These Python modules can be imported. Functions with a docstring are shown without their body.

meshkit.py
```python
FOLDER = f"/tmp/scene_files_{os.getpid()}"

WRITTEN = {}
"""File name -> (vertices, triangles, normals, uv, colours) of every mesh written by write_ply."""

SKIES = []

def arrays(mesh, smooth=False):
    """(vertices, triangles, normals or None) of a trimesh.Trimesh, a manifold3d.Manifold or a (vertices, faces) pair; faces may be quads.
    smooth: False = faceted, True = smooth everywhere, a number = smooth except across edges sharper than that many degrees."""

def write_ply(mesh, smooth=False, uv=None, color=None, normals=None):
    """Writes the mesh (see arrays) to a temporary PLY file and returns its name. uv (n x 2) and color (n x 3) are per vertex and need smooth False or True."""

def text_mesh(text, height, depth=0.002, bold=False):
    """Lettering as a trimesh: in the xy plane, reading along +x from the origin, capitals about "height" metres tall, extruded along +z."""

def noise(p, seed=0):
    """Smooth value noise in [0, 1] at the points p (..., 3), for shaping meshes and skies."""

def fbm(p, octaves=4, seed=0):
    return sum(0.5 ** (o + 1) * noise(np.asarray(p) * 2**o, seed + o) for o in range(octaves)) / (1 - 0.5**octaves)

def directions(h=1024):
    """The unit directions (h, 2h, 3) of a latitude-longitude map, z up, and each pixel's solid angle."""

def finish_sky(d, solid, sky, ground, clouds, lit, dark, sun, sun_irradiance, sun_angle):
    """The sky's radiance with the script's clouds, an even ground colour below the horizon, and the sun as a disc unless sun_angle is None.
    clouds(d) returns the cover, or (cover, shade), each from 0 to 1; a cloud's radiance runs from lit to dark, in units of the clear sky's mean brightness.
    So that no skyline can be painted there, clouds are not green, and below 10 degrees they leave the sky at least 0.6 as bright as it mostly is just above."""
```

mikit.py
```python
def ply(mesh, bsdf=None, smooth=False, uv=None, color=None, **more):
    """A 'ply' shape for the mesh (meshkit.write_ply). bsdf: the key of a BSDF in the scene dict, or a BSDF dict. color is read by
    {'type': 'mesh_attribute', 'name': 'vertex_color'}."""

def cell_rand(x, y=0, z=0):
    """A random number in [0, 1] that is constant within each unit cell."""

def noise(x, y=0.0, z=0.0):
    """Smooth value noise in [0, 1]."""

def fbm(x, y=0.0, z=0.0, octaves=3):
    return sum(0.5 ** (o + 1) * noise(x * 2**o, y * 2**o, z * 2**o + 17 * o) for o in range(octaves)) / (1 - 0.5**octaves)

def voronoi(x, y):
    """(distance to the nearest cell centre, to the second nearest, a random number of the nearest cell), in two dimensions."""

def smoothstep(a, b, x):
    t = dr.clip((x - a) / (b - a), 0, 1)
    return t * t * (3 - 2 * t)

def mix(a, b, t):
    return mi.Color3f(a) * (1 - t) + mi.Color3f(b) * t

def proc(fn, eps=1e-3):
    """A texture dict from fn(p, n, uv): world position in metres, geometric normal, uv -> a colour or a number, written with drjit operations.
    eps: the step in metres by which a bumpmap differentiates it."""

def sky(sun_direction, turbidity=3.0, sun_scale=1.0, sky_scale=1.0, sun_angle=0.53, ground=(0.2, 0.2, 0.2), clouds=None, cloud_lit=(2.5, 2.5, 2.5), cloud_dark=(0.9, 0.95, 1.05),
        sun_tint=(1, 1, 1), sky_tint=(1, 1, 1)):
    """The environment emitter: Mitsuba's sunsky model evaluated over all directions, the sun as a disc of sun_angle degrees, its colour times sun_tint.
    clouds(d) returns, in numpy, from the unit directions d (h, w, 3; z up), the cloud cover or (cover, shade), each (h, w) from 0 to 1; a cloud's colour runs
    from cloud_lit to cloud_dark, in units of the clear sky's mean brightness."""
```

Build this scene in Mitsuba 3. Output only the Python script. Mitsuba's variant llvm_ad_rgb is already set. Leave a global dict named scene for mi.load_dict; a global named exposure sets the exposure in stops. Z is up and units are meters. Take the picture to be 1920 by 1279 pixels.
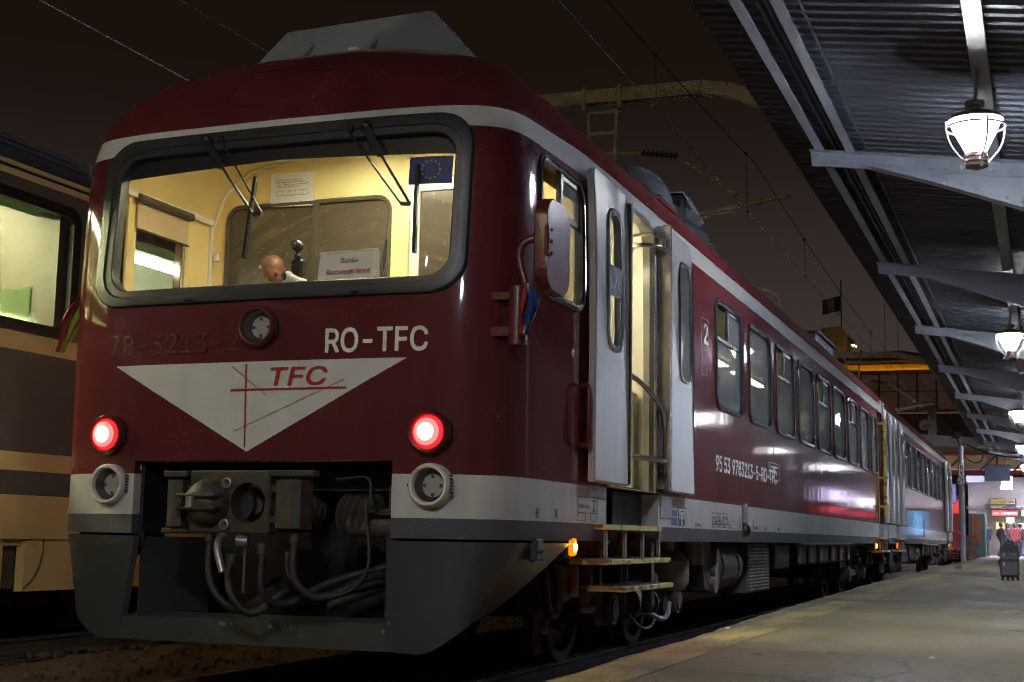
import math
import numpy as np
import trimesh
import manifold3d as m3
import drjit as dr
import mitsuba as mi
import mikit
import meshkit
from shapely.geometry import Polygon, LineString
from scipy.interpolate import PchipInterpolator

RNG = np.random.default_rng(7)
T4 = mi.ScalarTransform4f
scene, labels = {}, {}
# ------------------------------------------------------------------ camera, sky, exposure
EYE = np.array([4.0803, -6.8068, 0.8854])
FW = np.array([-0.35403, 0.92492, 0.13850])
UP = np.array([0.03245, -0.13585, 0.99020])
scene['camera'] = {'type': 'perspective', 'fov': 40.466, 'fov_axis': 'x', 'near_clip': 0.1, 'far_clip': 600.0,
                   'to_world': T4().look_at(origin=EYE.tolist(), target=(EYE + FW).tolist(), up=UP.tolist())}

def night_clouds(d):
    up = np.clip(d[..., 2], 0, 1)
    n = meshkit.fbm(d * 2.2, 3, 4)
    return np.ones(up.shape), (lambda t: t * t * (3 - 2 * t))(np.clip((up - 0.04) / 0.30 + 0.25 * (n - 0.5), 0, 1))

sky = mikit.sky([0.2, 0.3, 0.9], turbidity=3, sun_scale=0.0, sky_scale=0.1, clouds=night_clouds,
                cloud_lit=(6.6, 5.1, 4.7), cloud_dark=(1.05, 0.64, 0.42), ground=(0.05, 0.05, 0.05))
sky['sampling_weight'] = 5.0
scene['sky'] = sky
exposure = 0.0

# ------------------------------------------------------------------ materials
N, F, S = mikit.noise, mikit.fbm, mikit.smoothstep

def C(*c):
    return mi.Color3f(*c)

def rgb(c):
    return {'type': 'rgb', 'value': [float(v) for v in c]}

def pr(col, rough=0.5, metal=0.0, spec=0.5, coat=0.0, bump=None, bscale=1.0, eps=1e-3, **kw):
    col = mikit.proc(col) if callable(col) else rgb(col)
    b = {'type': 'principled', 'base_color': col, 'roughness': mikit.proc(rough) if callable(rough) else float(rough), 'metallic': float(metal), 'specular': float(spec)}
    if coat:
        b['clearcoat'] = float(coat)
        b['clearcoat_gloss'] = 0.93
    b.update(kw)
    if bump is not None:
        b = {'type': 'bumpmap', 'tex': mikit.proc(bump, eps), 'bsdf': b, 'scale': float(bscale)}
    return {'type': 'twosided', 'bsdf': b}

def mat(name, b):
    scene['m_' + name] = b

BURG = (0.092, 0.0165, 0.0185)

def livery(p, n, uv):
    x, y, z = p.x, p.y, p.z
    t = S(0.3, 1.8, y)
    lo, hi = 3.14 + 0.035 * t, 3.27 + 0.09 * t
    streak = N(y * 21.0 + x * 17.0, z * 0.8, 3.0)
    cloud = F(x * 1.3, y * 1.3, z * 1.5, 3)
    burg = C(*BURG) * (0.66 + 0.44 * cloud + 0.16 * streak)
    white = C(0.60, 0.60, 0.57) * (0.82 + 0.22 * cloud - 0.10 * streak)
    grey = C(0.085, 0.09, 0.10) * (0.8 + 0.4 * cloud)
    # the white triangle on the nose
    d = (1.828 - z) / 0.507
    tri = (y < 0.25) & (d > 0.0) & (x > -1.005 + 0.932 * d) & (x < 0.888 - 0.961 * d)
    # grime creeping up from the sill, with a ragged upper edge
    grime = S(1.30, 0.84, z + 0.22 * (F(y * 5 + x * 5, z * 2.0, 1.0, 3) - 0.5)) * 0.26
    specks = S(0.80, 0.85, N(x * 75, y * 75, z * 75)) * S(0.58, 0.7, N(x * 4, y * 4, z * 4 + 9))
    w = ((z > 0.967) & (z < 1.20)) | ((z > lo) & (z < hi)) | tri
    c = dr.select(w, white, burg)
    c = dr.select(z < 0.967, grey, c)
    c = mikit.mix(c, C(0.07, 0.06, 0.048), grime * (0.4 + 0.6 * S(0.35, 0.7, cloud)))
    return mikit.mix(c, C(0.30, 0.27, 0.24), specks * 0.22)

def body_bump(p, n, uv):
    return 0.0016 * N(p.x * 1.9, p.y * 1.9, p.z * 0.75) + 0.00050 * N(p.x * 9, p.y * 21.0, p.z * 1.1)

mat('livery', pr(livery, lambda p, n, uv: 0.045 + 0.05 * F(p.x * 3, p.y * 3, p.z * 2, 2), spec=0.5, coat=0.2, bump=body_bump, eps=4e-3))
mat('burgundy', pr(lambda p, n, uv: C(*BURG) * (0.75 + 0.4 * F(p.x * 6, p.y * 6, p.z * 6, 3)), 0.27, coat=0.4))
mat('door_silver', pr(lambda p, n, uv: C(0.40, 0.395, 0.375) * (0.86 + 0.10 * N(p.y * 42, p.z * 0.7, 2.0) + 0.10 * F(p.x * 3, p.y * 3, p.z * 3, 2)), 0.38, coat=0.1,
                      bump=lambda p, n, uv: 0.00012 * N(p.y * 30.0, p.z * 0.6, 1.0), eps=4e-3))
mat('rubber', pr((0.013, 0.014, 0.016), 0.42))
mat('rubber_grey', pr(lambda p, n, uv: C(0.026, 0.029, 0.033) * (0.7 + 0.6 * F(p.x * 8, p.y * 8, p.z * 8, 3)), 0.4))
mat('chrome', pr((0.62, 0.62, 0.61), 0.16, metal=1.0))
mat('steel_worn', pr(lambda p, n, uv: C(0.30, 0.295, 0.28) * (0.6 + 0.7 * F(p.x * 7, p.y * 7, p.z * 7, 3)), 0.34, metal=0.7))
mat('glass', {'type': 'thindielectric', 'int_ior': 1.5})
scene['m_glass_dusty'] = {'type': 'blendbsdf', 'weight': mikit.proc(lambda p, n, uv: 0.20 + 0.20 * F(p.y * 1.7, p.z * 1.5, 1.0, 3) + 0.12 * N(p.y * 22, p.z * 1.3, 4.0)),
                          'clear': {'type': 'thindielectric', 'int_ior': 1.5}, 'dust': {'type': 'twosided', 'bsdf': {'type': 'diffuse', 'reflectance': rgb((0.30, 0.31, 0.31))}}}
mat('valance', pr(lambda p, n, uv: mikit.mix(C(0.040, 0.044, 0.044) * (0.8 + 0.4 * F(p.x * 2, p.y * 2, p.z * 2, 3)), C(0.25, 0.24, 0.22),
                                             S(0.70, 0.80, F(p.x * 30, p.y * 30, p.z * 22, 3)) * S(0.55, 0.72, F(p.x * 2.2, p.y * 2, p.z * 2.6 + 5, 2)) * 0.5), 0.30, coat=0.25,
                  bump=lambda p, n, uv: 0.0016 * N(p.x * 2.3, p.y * 2.3, p.z * 1.5), eps=5e-3))
mat('lamp_ring', pr(lambda p, n, uv: C(0.56, 0.55, 0.51) * (0.7 + 0.5 * F(p.x * 14, p.y * 14, p.z * 14, 3)), 0.35))
mat('reflector', pr((0.36, 0.37, 0.36), 0.35, metal=0.2))
mat('reflector_dark', pr((0.10, 0.10, 0.10), 0.25, metal=0.5))

def grubby(base, rust, k=5.0):
    def f(p, n, uv):
        a = F(p.x * k, p.y * k, p.z * k, 4)
        return mikit.mix(C(*base) * (0.6 + 0.8 * a), C(*rust), S(0.52, 0.72, N(p.x * k * 1.7, p.y * k * 1.7, p.z * k * 1.7 + 3)) * 0.6)
    return f

mat('underframe', pr(grubby((0.060, 0.054, 0.046), (0.075, 0.045, 0.028)), 0.62))
mat('coupler', pr(grubby((0.036, 0.036, 0.029), (0.07, 0.04, 0.018), 9.0), 0.55))
mat('hose', pr(lambda p, n, uv: C(0.017, 0.016, 0.013) * (0.5 + 1.1 * F(p.x * 14, p.y * 14, p.z * 14, 3)), 0.6))
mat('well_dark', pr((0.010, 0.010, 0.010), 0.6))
mat('tank', pr(grubby((0.16, 0.15, 0.135), (0.10, 0.07, 0.05)), 0.5))
mat('wheel', pr(grubby((0.10, 0.088, 0.075), (0.06, 0.04, 0.03), 7.0), 0.45, metal=0.3))
mat('step_yellow', pr(lambda p, n, uv: mikit.mix(C(0.50, 0.42, 0.10), C(0.11, 0.10, 0.08), S(0.5, 0.66, F(p.x * 9, p.y * 14, p.z * 20, 3))), 0.5))
mat('step_dark', pr((0.06, 0.06, 0.055), 0.5))
mat('cab_cream', pr(lambda p, n, uv: C(0.72, 0.56, 0.23) * (0.88 + 0.2 * F(p.x * 2, p.y * 2, p.z * 2, 3)), 0.45))
mat('saloon_cream', pr((0.62, 0.60, 0.48), 0.5))
mat('cab_dark', pr((0.055, 0.045, 0.03), 0.5))
mat('seat_fabric', pr((0.04, 0.06, 0.11), 0.85))
mat('floor_vinyl', pr((0.06, 0.055, 0.05), 0.6))
mat('inner_glass', pr(lambda p, n, uv: mikit.mix(C(0.060, 0.050, 0.036), C(0.17, 0.14, 0.09), S(0.5, 0.85, N(p.x * 3 + 2 * p.z, p.z * 38 + 12 * p.x * p.x, 2)) * 0.35 * S(0.35, 0.7, F(p.x * 3, p.z * 3, 7.0, 2)) + 0.6 * S(0.88, 0.93, N(p.x * 60, p.z * 40, 5))), 0.18))
mat('blind', pr((0.50, 0.38, 0.22), 0.7))
mat('paper', pr((0.62, 0.60, 0.54), 0.8))
mat('sign_white', pr((0.55, 0.56, 0.55), 0.5))
mat('ink', pr((0.03, 0.03, 0.03), 0.6))
mat('ink_red', pr((0.22, 0.03, 0.03), 0.6))
mat('tfc_red', pr((0.26, 0.018, 0.012), 0.4))
mat('letter_white', pr(lambda p, n, uv: C(0.74, 0.74, 0.70) * (0.8 + 0.25 * N(p.x * 30, p.y * 30, p.z * 8)), 0.5))
mat('ghost', pr((0.068, 0.020, 0.018), 0.3))
mat('ink_blue', pr((0.06, 0.08, 0.16), 0.6))
mat('flag_blue', pr((0.010, 0.016, 0.12), 0.5))
mat('flag_yellow', pr((0.45, 0.42, 0.05), 0.5))
mat('roof_grey', pr(lambda p, n, uv: C(0.17, 0.19, 0.20) * (0.8 + 0.35 * F(p.x * 2.5, p.y * 2.5, p.z * 1.2, 3)), 0.4))
mat('exhaust', pr(lambda p, n, uv: C(0.060, 0.070, 0.075) * (0.5 + 0.9 * F(p.x * 4, p.y * 4, p.z * 4, 3)), 0.42))
mat('coach_cream', pr(lambda p, n, uv: C(0.80, 0.62, 0.26) * (0.85 + 0.25 * F(p.x * 2, p.y * 2, p.z * 2, 3)), 0.35, coat=0.2))
mat('coach_grey', pr((0.13, 0.115, 0.085), 0.35, coat=0.2))
mat('coach_blue', pr((0.080, 0.078, 0.078), 0.3, coat=0.3))
mat('coach_roof', pr((0.035, 0.036, 0.043), 0.45))
mat('coach_wall', pr((0.60, 0.62, 0.45), 0.5))
mat('seat_green', pr((0.07, 0.14, 0.09), 0.8))
mat('lime', pr((0.06, 0.10, 0.035), 0.8))
mat('canopy_sheet', pr(lambda p, n, uv: C(0.052, 0.056, 0.063) * (0.55 + 0.7 * F(p.x * 0.9, p.y * 3.0, 1.0, 3) + 0.25 * mikit.cell_rand(p.y / 1.08)), 0.5, metal=0.15))
mat('canopy_steel', pr(lambda p, n, uv: C(0.27, 0.29, 0.31) * (0.72 + 0.45 * F(p.x * 3, p.y * 3, p.z * 3, 3)), 0.42))
mat('lamp_iron', pr((0.20, 0.11, 0.08), 0.4, metal=0.3))
mat('ohl', pr(grubby((0.33, 0.26, 0.18), (0.20, 0.13, 0.08), 3.0), 0.6))
mat('ceramic', pr((0.045, 0.032, 0.028), 0.25))
mat('cable', pr((0.018, 0.016, 0.016), 0.5))
mat('copper', pr((0.30, 0.28, 0.26), 0.3, metal=0.8))
mat('rail', pr(lambda p, n, uv: C(0.085, 0.07, 0.06) * (0.6 + 0.7 * F(p.x * 8, p.y * 4, p.z * 12, 3)), 0.5, metal=0.2))
mat('rail_top', pr((0.55, 0.55, 0.55), 0.14, metal=1.0))
mat('sleeper', pr((0.05, 0.042, 0.035), 0.8))
mat('ballast', pr(lambda p, n, uv: mikit.mix(C(0.075, 0.050, 0.034), C(0.15, 0.10, 0.065), F(p.x * 6, p.y * 6, p.z * 6, 3)), 0.9))

def asphalt(p, n, uv):
    big, mid = F(p.x * 0.45, p.y * 0.28, 1.0, 4), F(p.x * 2.2, p.y * 1.6, 4.0, 4)
    speck = N(p.x * 95, p.y * 95, 2.0)
    band = F(p.x * 0.12, p.y * 0.55, 3.0, 3)  # broad tone bands stand in for pools of lamp light and darker gaps
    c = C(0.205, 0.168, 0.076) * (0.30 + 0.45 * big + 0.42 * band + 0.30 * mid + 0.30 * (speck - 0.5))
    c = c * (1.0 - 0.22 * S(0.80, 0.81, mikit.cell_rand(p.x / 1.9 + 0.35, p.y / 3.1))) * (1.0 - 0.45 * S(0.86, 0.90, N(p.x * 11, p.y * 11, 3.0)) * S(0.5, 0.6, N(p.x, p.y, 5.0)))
    crack = S(0.022, 0.0, dr.abs(F(p.x * 1.1 + 3, p.y * 0.6, 8.0, 4) - 0.5)) * S(0.45, 0.6, N(p.x * 0.5, p.y * 0.4, 6.0))
    joint = S(0.03, 0.0, dr.abs(p.y - 6.3 * dr.round(p.y / 6.3) - 1.4 + 0.05 * N(p.x * 3, 1.0, 2.0)))
    return mikit.mix(c, C(0.03, 0.028, 0.025), dr.maximum(crack * 0.6, joint * 0.4))

def stripe(p, n, uv):
    wear = F(p.x * 3.5, p.y * 1.6, 2.0, 4)
    fine = N(p.x * 60, p.y * 28, 2.0)
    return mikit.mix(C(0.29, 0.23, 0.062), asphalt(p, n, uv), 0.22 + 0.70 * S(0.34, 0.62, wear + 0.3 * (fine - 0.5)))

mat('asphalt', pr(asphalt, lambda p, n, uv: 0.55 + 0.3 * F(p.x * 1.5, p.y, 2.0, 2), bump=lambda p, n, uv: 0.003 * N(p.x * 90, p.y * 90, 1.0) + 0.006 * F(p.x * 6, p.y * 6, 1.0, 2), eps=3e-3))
mat('stripe', pr(stripe, 0.7))
mat('hall_wall', pr(lambda p, n, uv: C(0.54, 0.53, 0.53) * (0.75 + 0.4 * F(p.x * 0.8, p.y * 0.8, p.z * 2.0, 3)), 0.6))
mat('hall_panel', pr(lambda p, n, uv: C(0.50, 0.40, 0.33) * (0.7 + 0.5 * F(p.x * 1.2, p.z * 0.5, 1.0, 3)), 0.5))
mat('hall_dark', pr((0.045, 0.03, 0.026), 0.6))
mat('red_paint', pr((0.32, 0.035, 0.03), 0.5))
mat('concrete', pr(lambda p, n, uv: C(0.30, 0.27, 0.25) * (0.7 + 0.5 * F(p.x * 4, p.y * 4, p.z * 2, 3)), 0.8))
mat('kiosk_green', pr((0.025, 0.085, 0.07), 0.5))
mat('kiosk_brown', pr((0.15, 0.07, 0.035), 0.6))
mat('screen_dark', pr((0.05, 0.055, 0.09), 0.3))
mat('sign_yellow', pr((0.60, 0.50, 0.03), 0.5))
mat('sign_navy', pr((0.025, 0.022, 0.07), 0.5))
mat('case_fabric', pr(lambda p, n, uv: C(0.05, 0.05, 0.052) * (0.7 + 0.6 * N(p.x * 120, p.y * 120, p.z * 120)), 0.8))
mat('case_grey', pr((0.11, 0.11, 0.11), 0.75))
mat('plastic_black', pr((0.012, 0.012, 0.013), 0.35))
mat('skin', pr(lambda p, n, uv: C(0.135, 0.058, 0.032) * (0.75 + 0.5 * F(p.x * 25, p.y * 25, p.z * 25, 3)), 0.55))
for nm, c in dict(cloth_navy=(0.03, 0.035, 0.07), cloth_black=(0.02, 0.02, 0.022), cloth_red=(0.22, 0.03, 0.04), cloth_grey=(0.10, 0.10, 0.11), cloth_jean=(0.06, 0.07, 0.11), hair=(0.02, 0.014, 0.01),
                  scarf_red=(0.25, 0.03, 0.03), scarf_yellow=(0.42, 0.36, 0.05), scarf_blue=(0.03, 0.05, 0.22), foliage=(0.02, 0.018, 0.012), orange=(0.5, 0.14, 0.04)).items():
    mat(nm, pr(c, 0.75))
mat('amber_glass', pr((0.5, 0.16, 0.02), 0.2))

# ------------------------------------------------------------------ mesh helpers
used = {}

def uniq(key):
    k = used.get(key, -1) + 1
    used[key] = k
    return key if k == 0 else f'{key}_{k:03d}'

def note(key, label=None, cat=None, group=None, kind=None):
    d = {a: b for a, b in dict(label=label, category=cat, group=group, kind=kind).items() if b}
    if d:
        labels[key] = d

def thing(name, label, cat, group=None):
    key = uniq(name)
    note(key, label, cat, group)
    return key

def add(key, mesh, m, smooth=30, label=None, cat=None, group=None, kind=None, emit=None, weight=1.0):
    if key.split('__')[-1] in SPLIT:
        got = list(pieces(mesh))
        if len(got) > 1:
            return [add1(key, p, m, smooth, label, cat, group, kind, emit, weight) for p in got][0]
    return add1(key, mesh, m, smooth, label, cat, group, kind, emit, weight)


def add1(key, mesh, m, smooth, label, cat, group, kind, emit, weight):
    key = uniq(key)
    d = mikit.ply(mesh, 'm_' + m, smooth=smooth)
    if emit is not None:
        d['emitter'] = {'type': 'area', 'radiance': rgb(emit), 'sampling_weight': float(weight)}
    scene[key] = d
    note(key, label, cat, group, kind)
    return key

SPLIT = {'horn_bar', 'stay_tube', 'clamp', 'tank_strap', 'hinge', 'catch', 'fin', 'zip', 'vestibule_panel', 'step_hanger', 'castor', 'shelf', 'hanger', 'emblem', 'hatch_bolt', 'buckle', 'roof_rib', 'conduit'}


def pieces(m):
    from scipy.sparse import coo_matrix
    from scipy.sparse.csgraph import connected_components
    f, n = np.asarray(m.faces), len(m.vertices)
    g_ = coo_matrix((np.ones(len(f) * 2), (np.r_[f[:, 0], f[:, 1]], np.r_[f[:, 1], f[:, 2]])), (n, n))
    k, lab = connected_components(g_, False)
    for i in range(k):
        ff = f[lab[f[:, 0]] == i]
        ids, inv = np.unique(ff, return_inverse=True)
        yield TM(np.asarray(m.vertices)[ids], inv.reshape(-1, 3))


def TM(v, f):
    f = np.asarray(f)
    if f.shape[1] == 4:
        f = np.vstack([f[:, [0, 1, 2]], f[:, [0, 2, 3]]])
    return trimesh.Trimesh(np.asarray(v, float), f, process=False)

def cat(*ms):
    flat = []
    for m in ms:
        flat += list(m) if isinstance(m, (list, tuple)) else [m]
    return TM(np.vstack([m.vertices for m in flat]), np.vstack([m.faces + o for m, o in zip(flat, np.cumsum([0] + [len(m.vertices) for m in flat[:-1]]))]))

def hull(pts):
    return trimesh.Trimesh(np.asarray(pts, float)).convex_hull if False else trimesh.convex.convex_hull(np.asarray(pts, float))

def box(a, b, bev=0.0):
    a, b = np.minimum(a, b).astype(float), np.maximum(a, b).astype(float)
    bev = min(bev, 0.45 * (b - a).min())
    if bev <= 0:
        m = trimesh.creation.box(extents=b - a)
        m.apply_translation((a + b) / 2)
        return TM(m.vertices, m.faces)
    pts = []
    for i in range(8):
        c = np.array([b[k] if i >> k & 1 else a[k] for k in range(3)])
        s = np.array([-1 if i >> k & 1 else 1 for k in range(3)])
        for k in range(3):
            q = c + s * bev
            q[k] = c[k]
            pts.append(q)
    return hull(pts)

def bar(p, q, w, h, up=(0, 0, 1)):
    """A box along p-q, w wide, h high."""
    p, q = np.array(p, float), np.array(q, float)
    d = q - p
    L = np.linalg.norm(d)
    d /= L
    up = np.array(up, float)
    if abs(d @ up) > 0.99:
        up = np.array([1.0, 0, 0])
    s = np.cross(d, up)
    s /= np.linalg.norm(s)
    u = np.cross(s, d)
    m = trimesh.creation.box(extents=(w, L, h))
    R = np.eye(4)
    R[:3, 0], R[:3, 1], R[:3, 2], R[:3, 3] = s, d, u, (p + q) / 2
    m.apply_transform(R)
    return TM(m.vertices, m.faces)

def frame_of(d):
    d = np.array(d, float)
    d /= np.linalg.norm(d)
    a = np.cross(d, [0, 0, 1.0] if abs(d[2]) < 0.9 else [1.0, 0, 0])
    a /= np.linalg.norm(a)
    return d, a, np.cross(d, a)

def revolve(prof, o, axis, n=20, closed=True):
    """Profile [(r, t)] turned about axis through o; t runs along the axis."""
    d, a, b = frame_of(axis)
    o = np.array(o, float)
    ang = np.arange(n) * 2 * np.pi / n
    ringv = np.cos(ang)[:, None] * a + np.sin(ang)[:, None] * b
    v = np.vstack([o + t * d + r * ringv for r, t in list(prof)])
    f = []
    for i in range(len(prof) - 1):
        j = np.arange(n)
        k = (j + 1) % n
        f.append(np.stack([i * n + j, i * n + k, (i + 1) * n + k, (i + 1) * n + j], 1))
    f = np.vstack(f)
    m = TM(v, f)
    if closed:
        c0, c1 = len(v), len(v) + 1
        vv = np.vstack([v, o + prof[0][1] * d, o + prof[-1][1] * d])
        j = np.arange(n)
        k = (j + 1) % n
        e = (len(prof) - 1) * n
        ff = np.vstack([m.faces, np.stack([j * 0 + c0, k, j], 1), np.stack([j * 0 + c1, e + j, e + k], 1)])
        m = TM(vv, ff)
    if m.volume < 0:
        m = TM(m.vertices, m.faces[:, ::-1])
    return m

def cyl(p, q, r, r2=None, n=14):
    p, q = np.array(p, float), np.array(q, float)
    L = np.linalg.norm(q - p)
    return revolve([(r, 0), (r if r2 is None else r2, L)], p, q - p, n)

def tube(pts, r, n=8, closed=False):
    p = np.asarray(pts, float)
    t = np.gradient(p, axis=0)
    t /= np.linalg.norm(t, axis=1, keepdims=True) + 1e-12
    _, a, _ = frame_of(t[0])
    v = []
    ang = np.arange(n) * 2 * np.pi / n
    rr = np.broadcast_to(r, (len(p),))
    for i in range(len(p)):
        a = a - (a @ t[i]) * t[i]
        a /= np.linalg.norm(a)
        b = np.cross(t[i], a)
        v.append(p[i] + rr[i] * (np.cos(ang)[:, None] * a + np.sin(ang)[:, None] * b))
    f = []
    j = np.arange(n)
    k = (j + 1) % n
    for i in range(len(p) - 1):
        f.append(np.stack([i * n + j, i * n + k, (i + 1) * n + k, (i + 1) * n + j], 1))
    m = TM(np.vstack(v), np.vstack(f))
    e = (len(p) - 1) * n
    vv = np.vstack([m.vertices, p[0], p[-1]])
    ff = np.vstack([m.faces, np.stack([j * 0 + len(vv) - 2, k, j], 1), np.stack([j * 0 + len(vv) - 1, e + j, e + k], 1)])
    return TM(vv, ff)

def curve(pts, n=16):
    """A smooth curve through the points."""
    p = np.asarray(pts, float)
    s = np.r_[0, np.cumsum(np.linalg.norm(np.diff(p, axis=0), axis=1))]
    u = np.linspace(0, s[-1], n)
    from scipy.interpolate import CubicSpline
    return CubicSpline(s, p)(u) if len(p) > 2 else np.stack([np.interp(u, s, p[:, i]) for i in range(3)], 1)

AX = {'x': lambda u, v, t: np.stack([t, u, v], -1), 'y': lambda u, v, t: np.stack([u, t, v], -1), 'z': lambda u, v, t: np.stack([u, v, t], -1)}

def prism(poly, axis, a, b):
    """A polygon (x: (y, z), y: (x, z), z: (x, y)) drawn out from a to b along the axis."""
    if not hasattr(poly, 'exterior'):
        poly = Polygon(poly)
    m = trimesh.creation.extrude_polygon(poly, 1.0, engine='earcut')
    v = np.array(m.vertices)
    out = TM(AX[axis](v[:, 0], v[:, 1], a + (b - a) * v[:, 2]), m.faces)
    if out.volume < 0:
        out = TM(out.vertices, out.faces[:, ::-1])
    return out

def rrect(u0, u1, v0, v1, r, n=5):
    """A rounded rectangle as a loop of points."""
    pts = []
    for cx, cy, a0 in ((u1 - r, v1 - r, 0), (u0 + r, v1 - r, 90), (u0 + r, v0 + r, 180), (u1 - r, v0 + r, 270)):
        for k in range(n + 1):
            a = math.radians(a0 + 90 * k / n)
            pts.append((cx + r * math.cos(a), cy + r * math.sin(a)))
    return np.array(pts)

def densify(loop, step):
    out = []
    for p, q in zip(loop, np.roll(loop, -1, axis=0)):
        k = max(1, int(np.ceil(np.linalg.norm(q - p) / step)))
        out += [p + (q - p) * i / k for i in range(k)]
    return np.array(out)

def skin(loops, close=True):
    """Quads between matching closed loops."""
    n = len(loops[0])
    j = np.arange(n)
    k = (j + 1) % n
    f = [np.stack([i * n + j, i * n + k, (i + 1) * n + k, (i + 1) * n + j], 1) for i in range(len(loops) - 1)]
    return TM(np.vstack(loops), np.vstack(f))

def sheet(grid):
    """A grid of points (a, b, 3) as an open sheet."""
    a, b = grid.shape[:2]
    i, j = np.meshgrid(np.arange(a - 1), np.arange(b - 1), indexing='ij')
    f = np.stack([i * b + j, (i + 1) * b + j, (i + 1) * b + j + 1, i * b + j + 1], -1).reshape(-1, 4)
    return TM(grid.reshape(-1, 3), f)

def ball(c, r, sub=2, scale=(1, 1, 1)):
    m = trimesh.creation.icosphere(subdivisions=sub, radius=1.0)
    return TM(np.array(m.vertices) * r * np.array(scale) + np.array(c), m.faces)

def man(m):
    return m3.Manifold(m3.Mesh(vert_properties=np.asarray(m.vertices, np.float32), tri_verts=np.asarray(m.faces, np.uint32)))

def unman(x):
    k = x.to_mesh()
    return TM(k.vert_properties[:, :3], k.tri_verts)

def mv(m, f):
    """The mesh with its vertices mapped by f."""
    return TM(f(np.array(m.vertices)), m.faces)

def shift(m, d):
    return TM(np.array(m.vertices) + np.array(d, float), m.faces)

def mirror_y(m, y):
    v = np.array(m.vertices)
    v[:, 1] = y - v[:, 1]
    return TM(v, m.faces[:, ::-1])

# ------------------------------------------------------------------ ground, tracks, platform
EDGE_Y = [-12, -0.94, 0.77, 2.78, 6.01, 13.89, 35.3, 70]
EDGE_X = [2.10, 1.97, 1.92, 1.87, 1.75, 1.55, 1.30, 1.20]

def edge_x(y):
    return np.interp(y, EDGE_Y, EDGE_X)

g = np.stack([*np.meshgrid(np.r_[-130, -60, np.linspace(-8, 2.2, 60), 60, 130], np.r_[-130, -40, np.linspace(-9, 40, 160), 80, 180], indexing='ij'), np.zeros((64, 164))], -1)
g[..., 2] = -0.20 + 0.05 * meshkit.fbm(g * [2.1, 2.1, 1], 3, 2) - 0.02
near = (np.abs(g[..., 0] + 2.2) < 1.0) & (g[..., 1] < 60)
g[..., 2] += np.where(near, 0.07, 0.0)
add('ground', sheet(g), 'ballast', smooth=True, kind='structure', label='dark oily dirt and ballast around the tracks')

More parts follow.
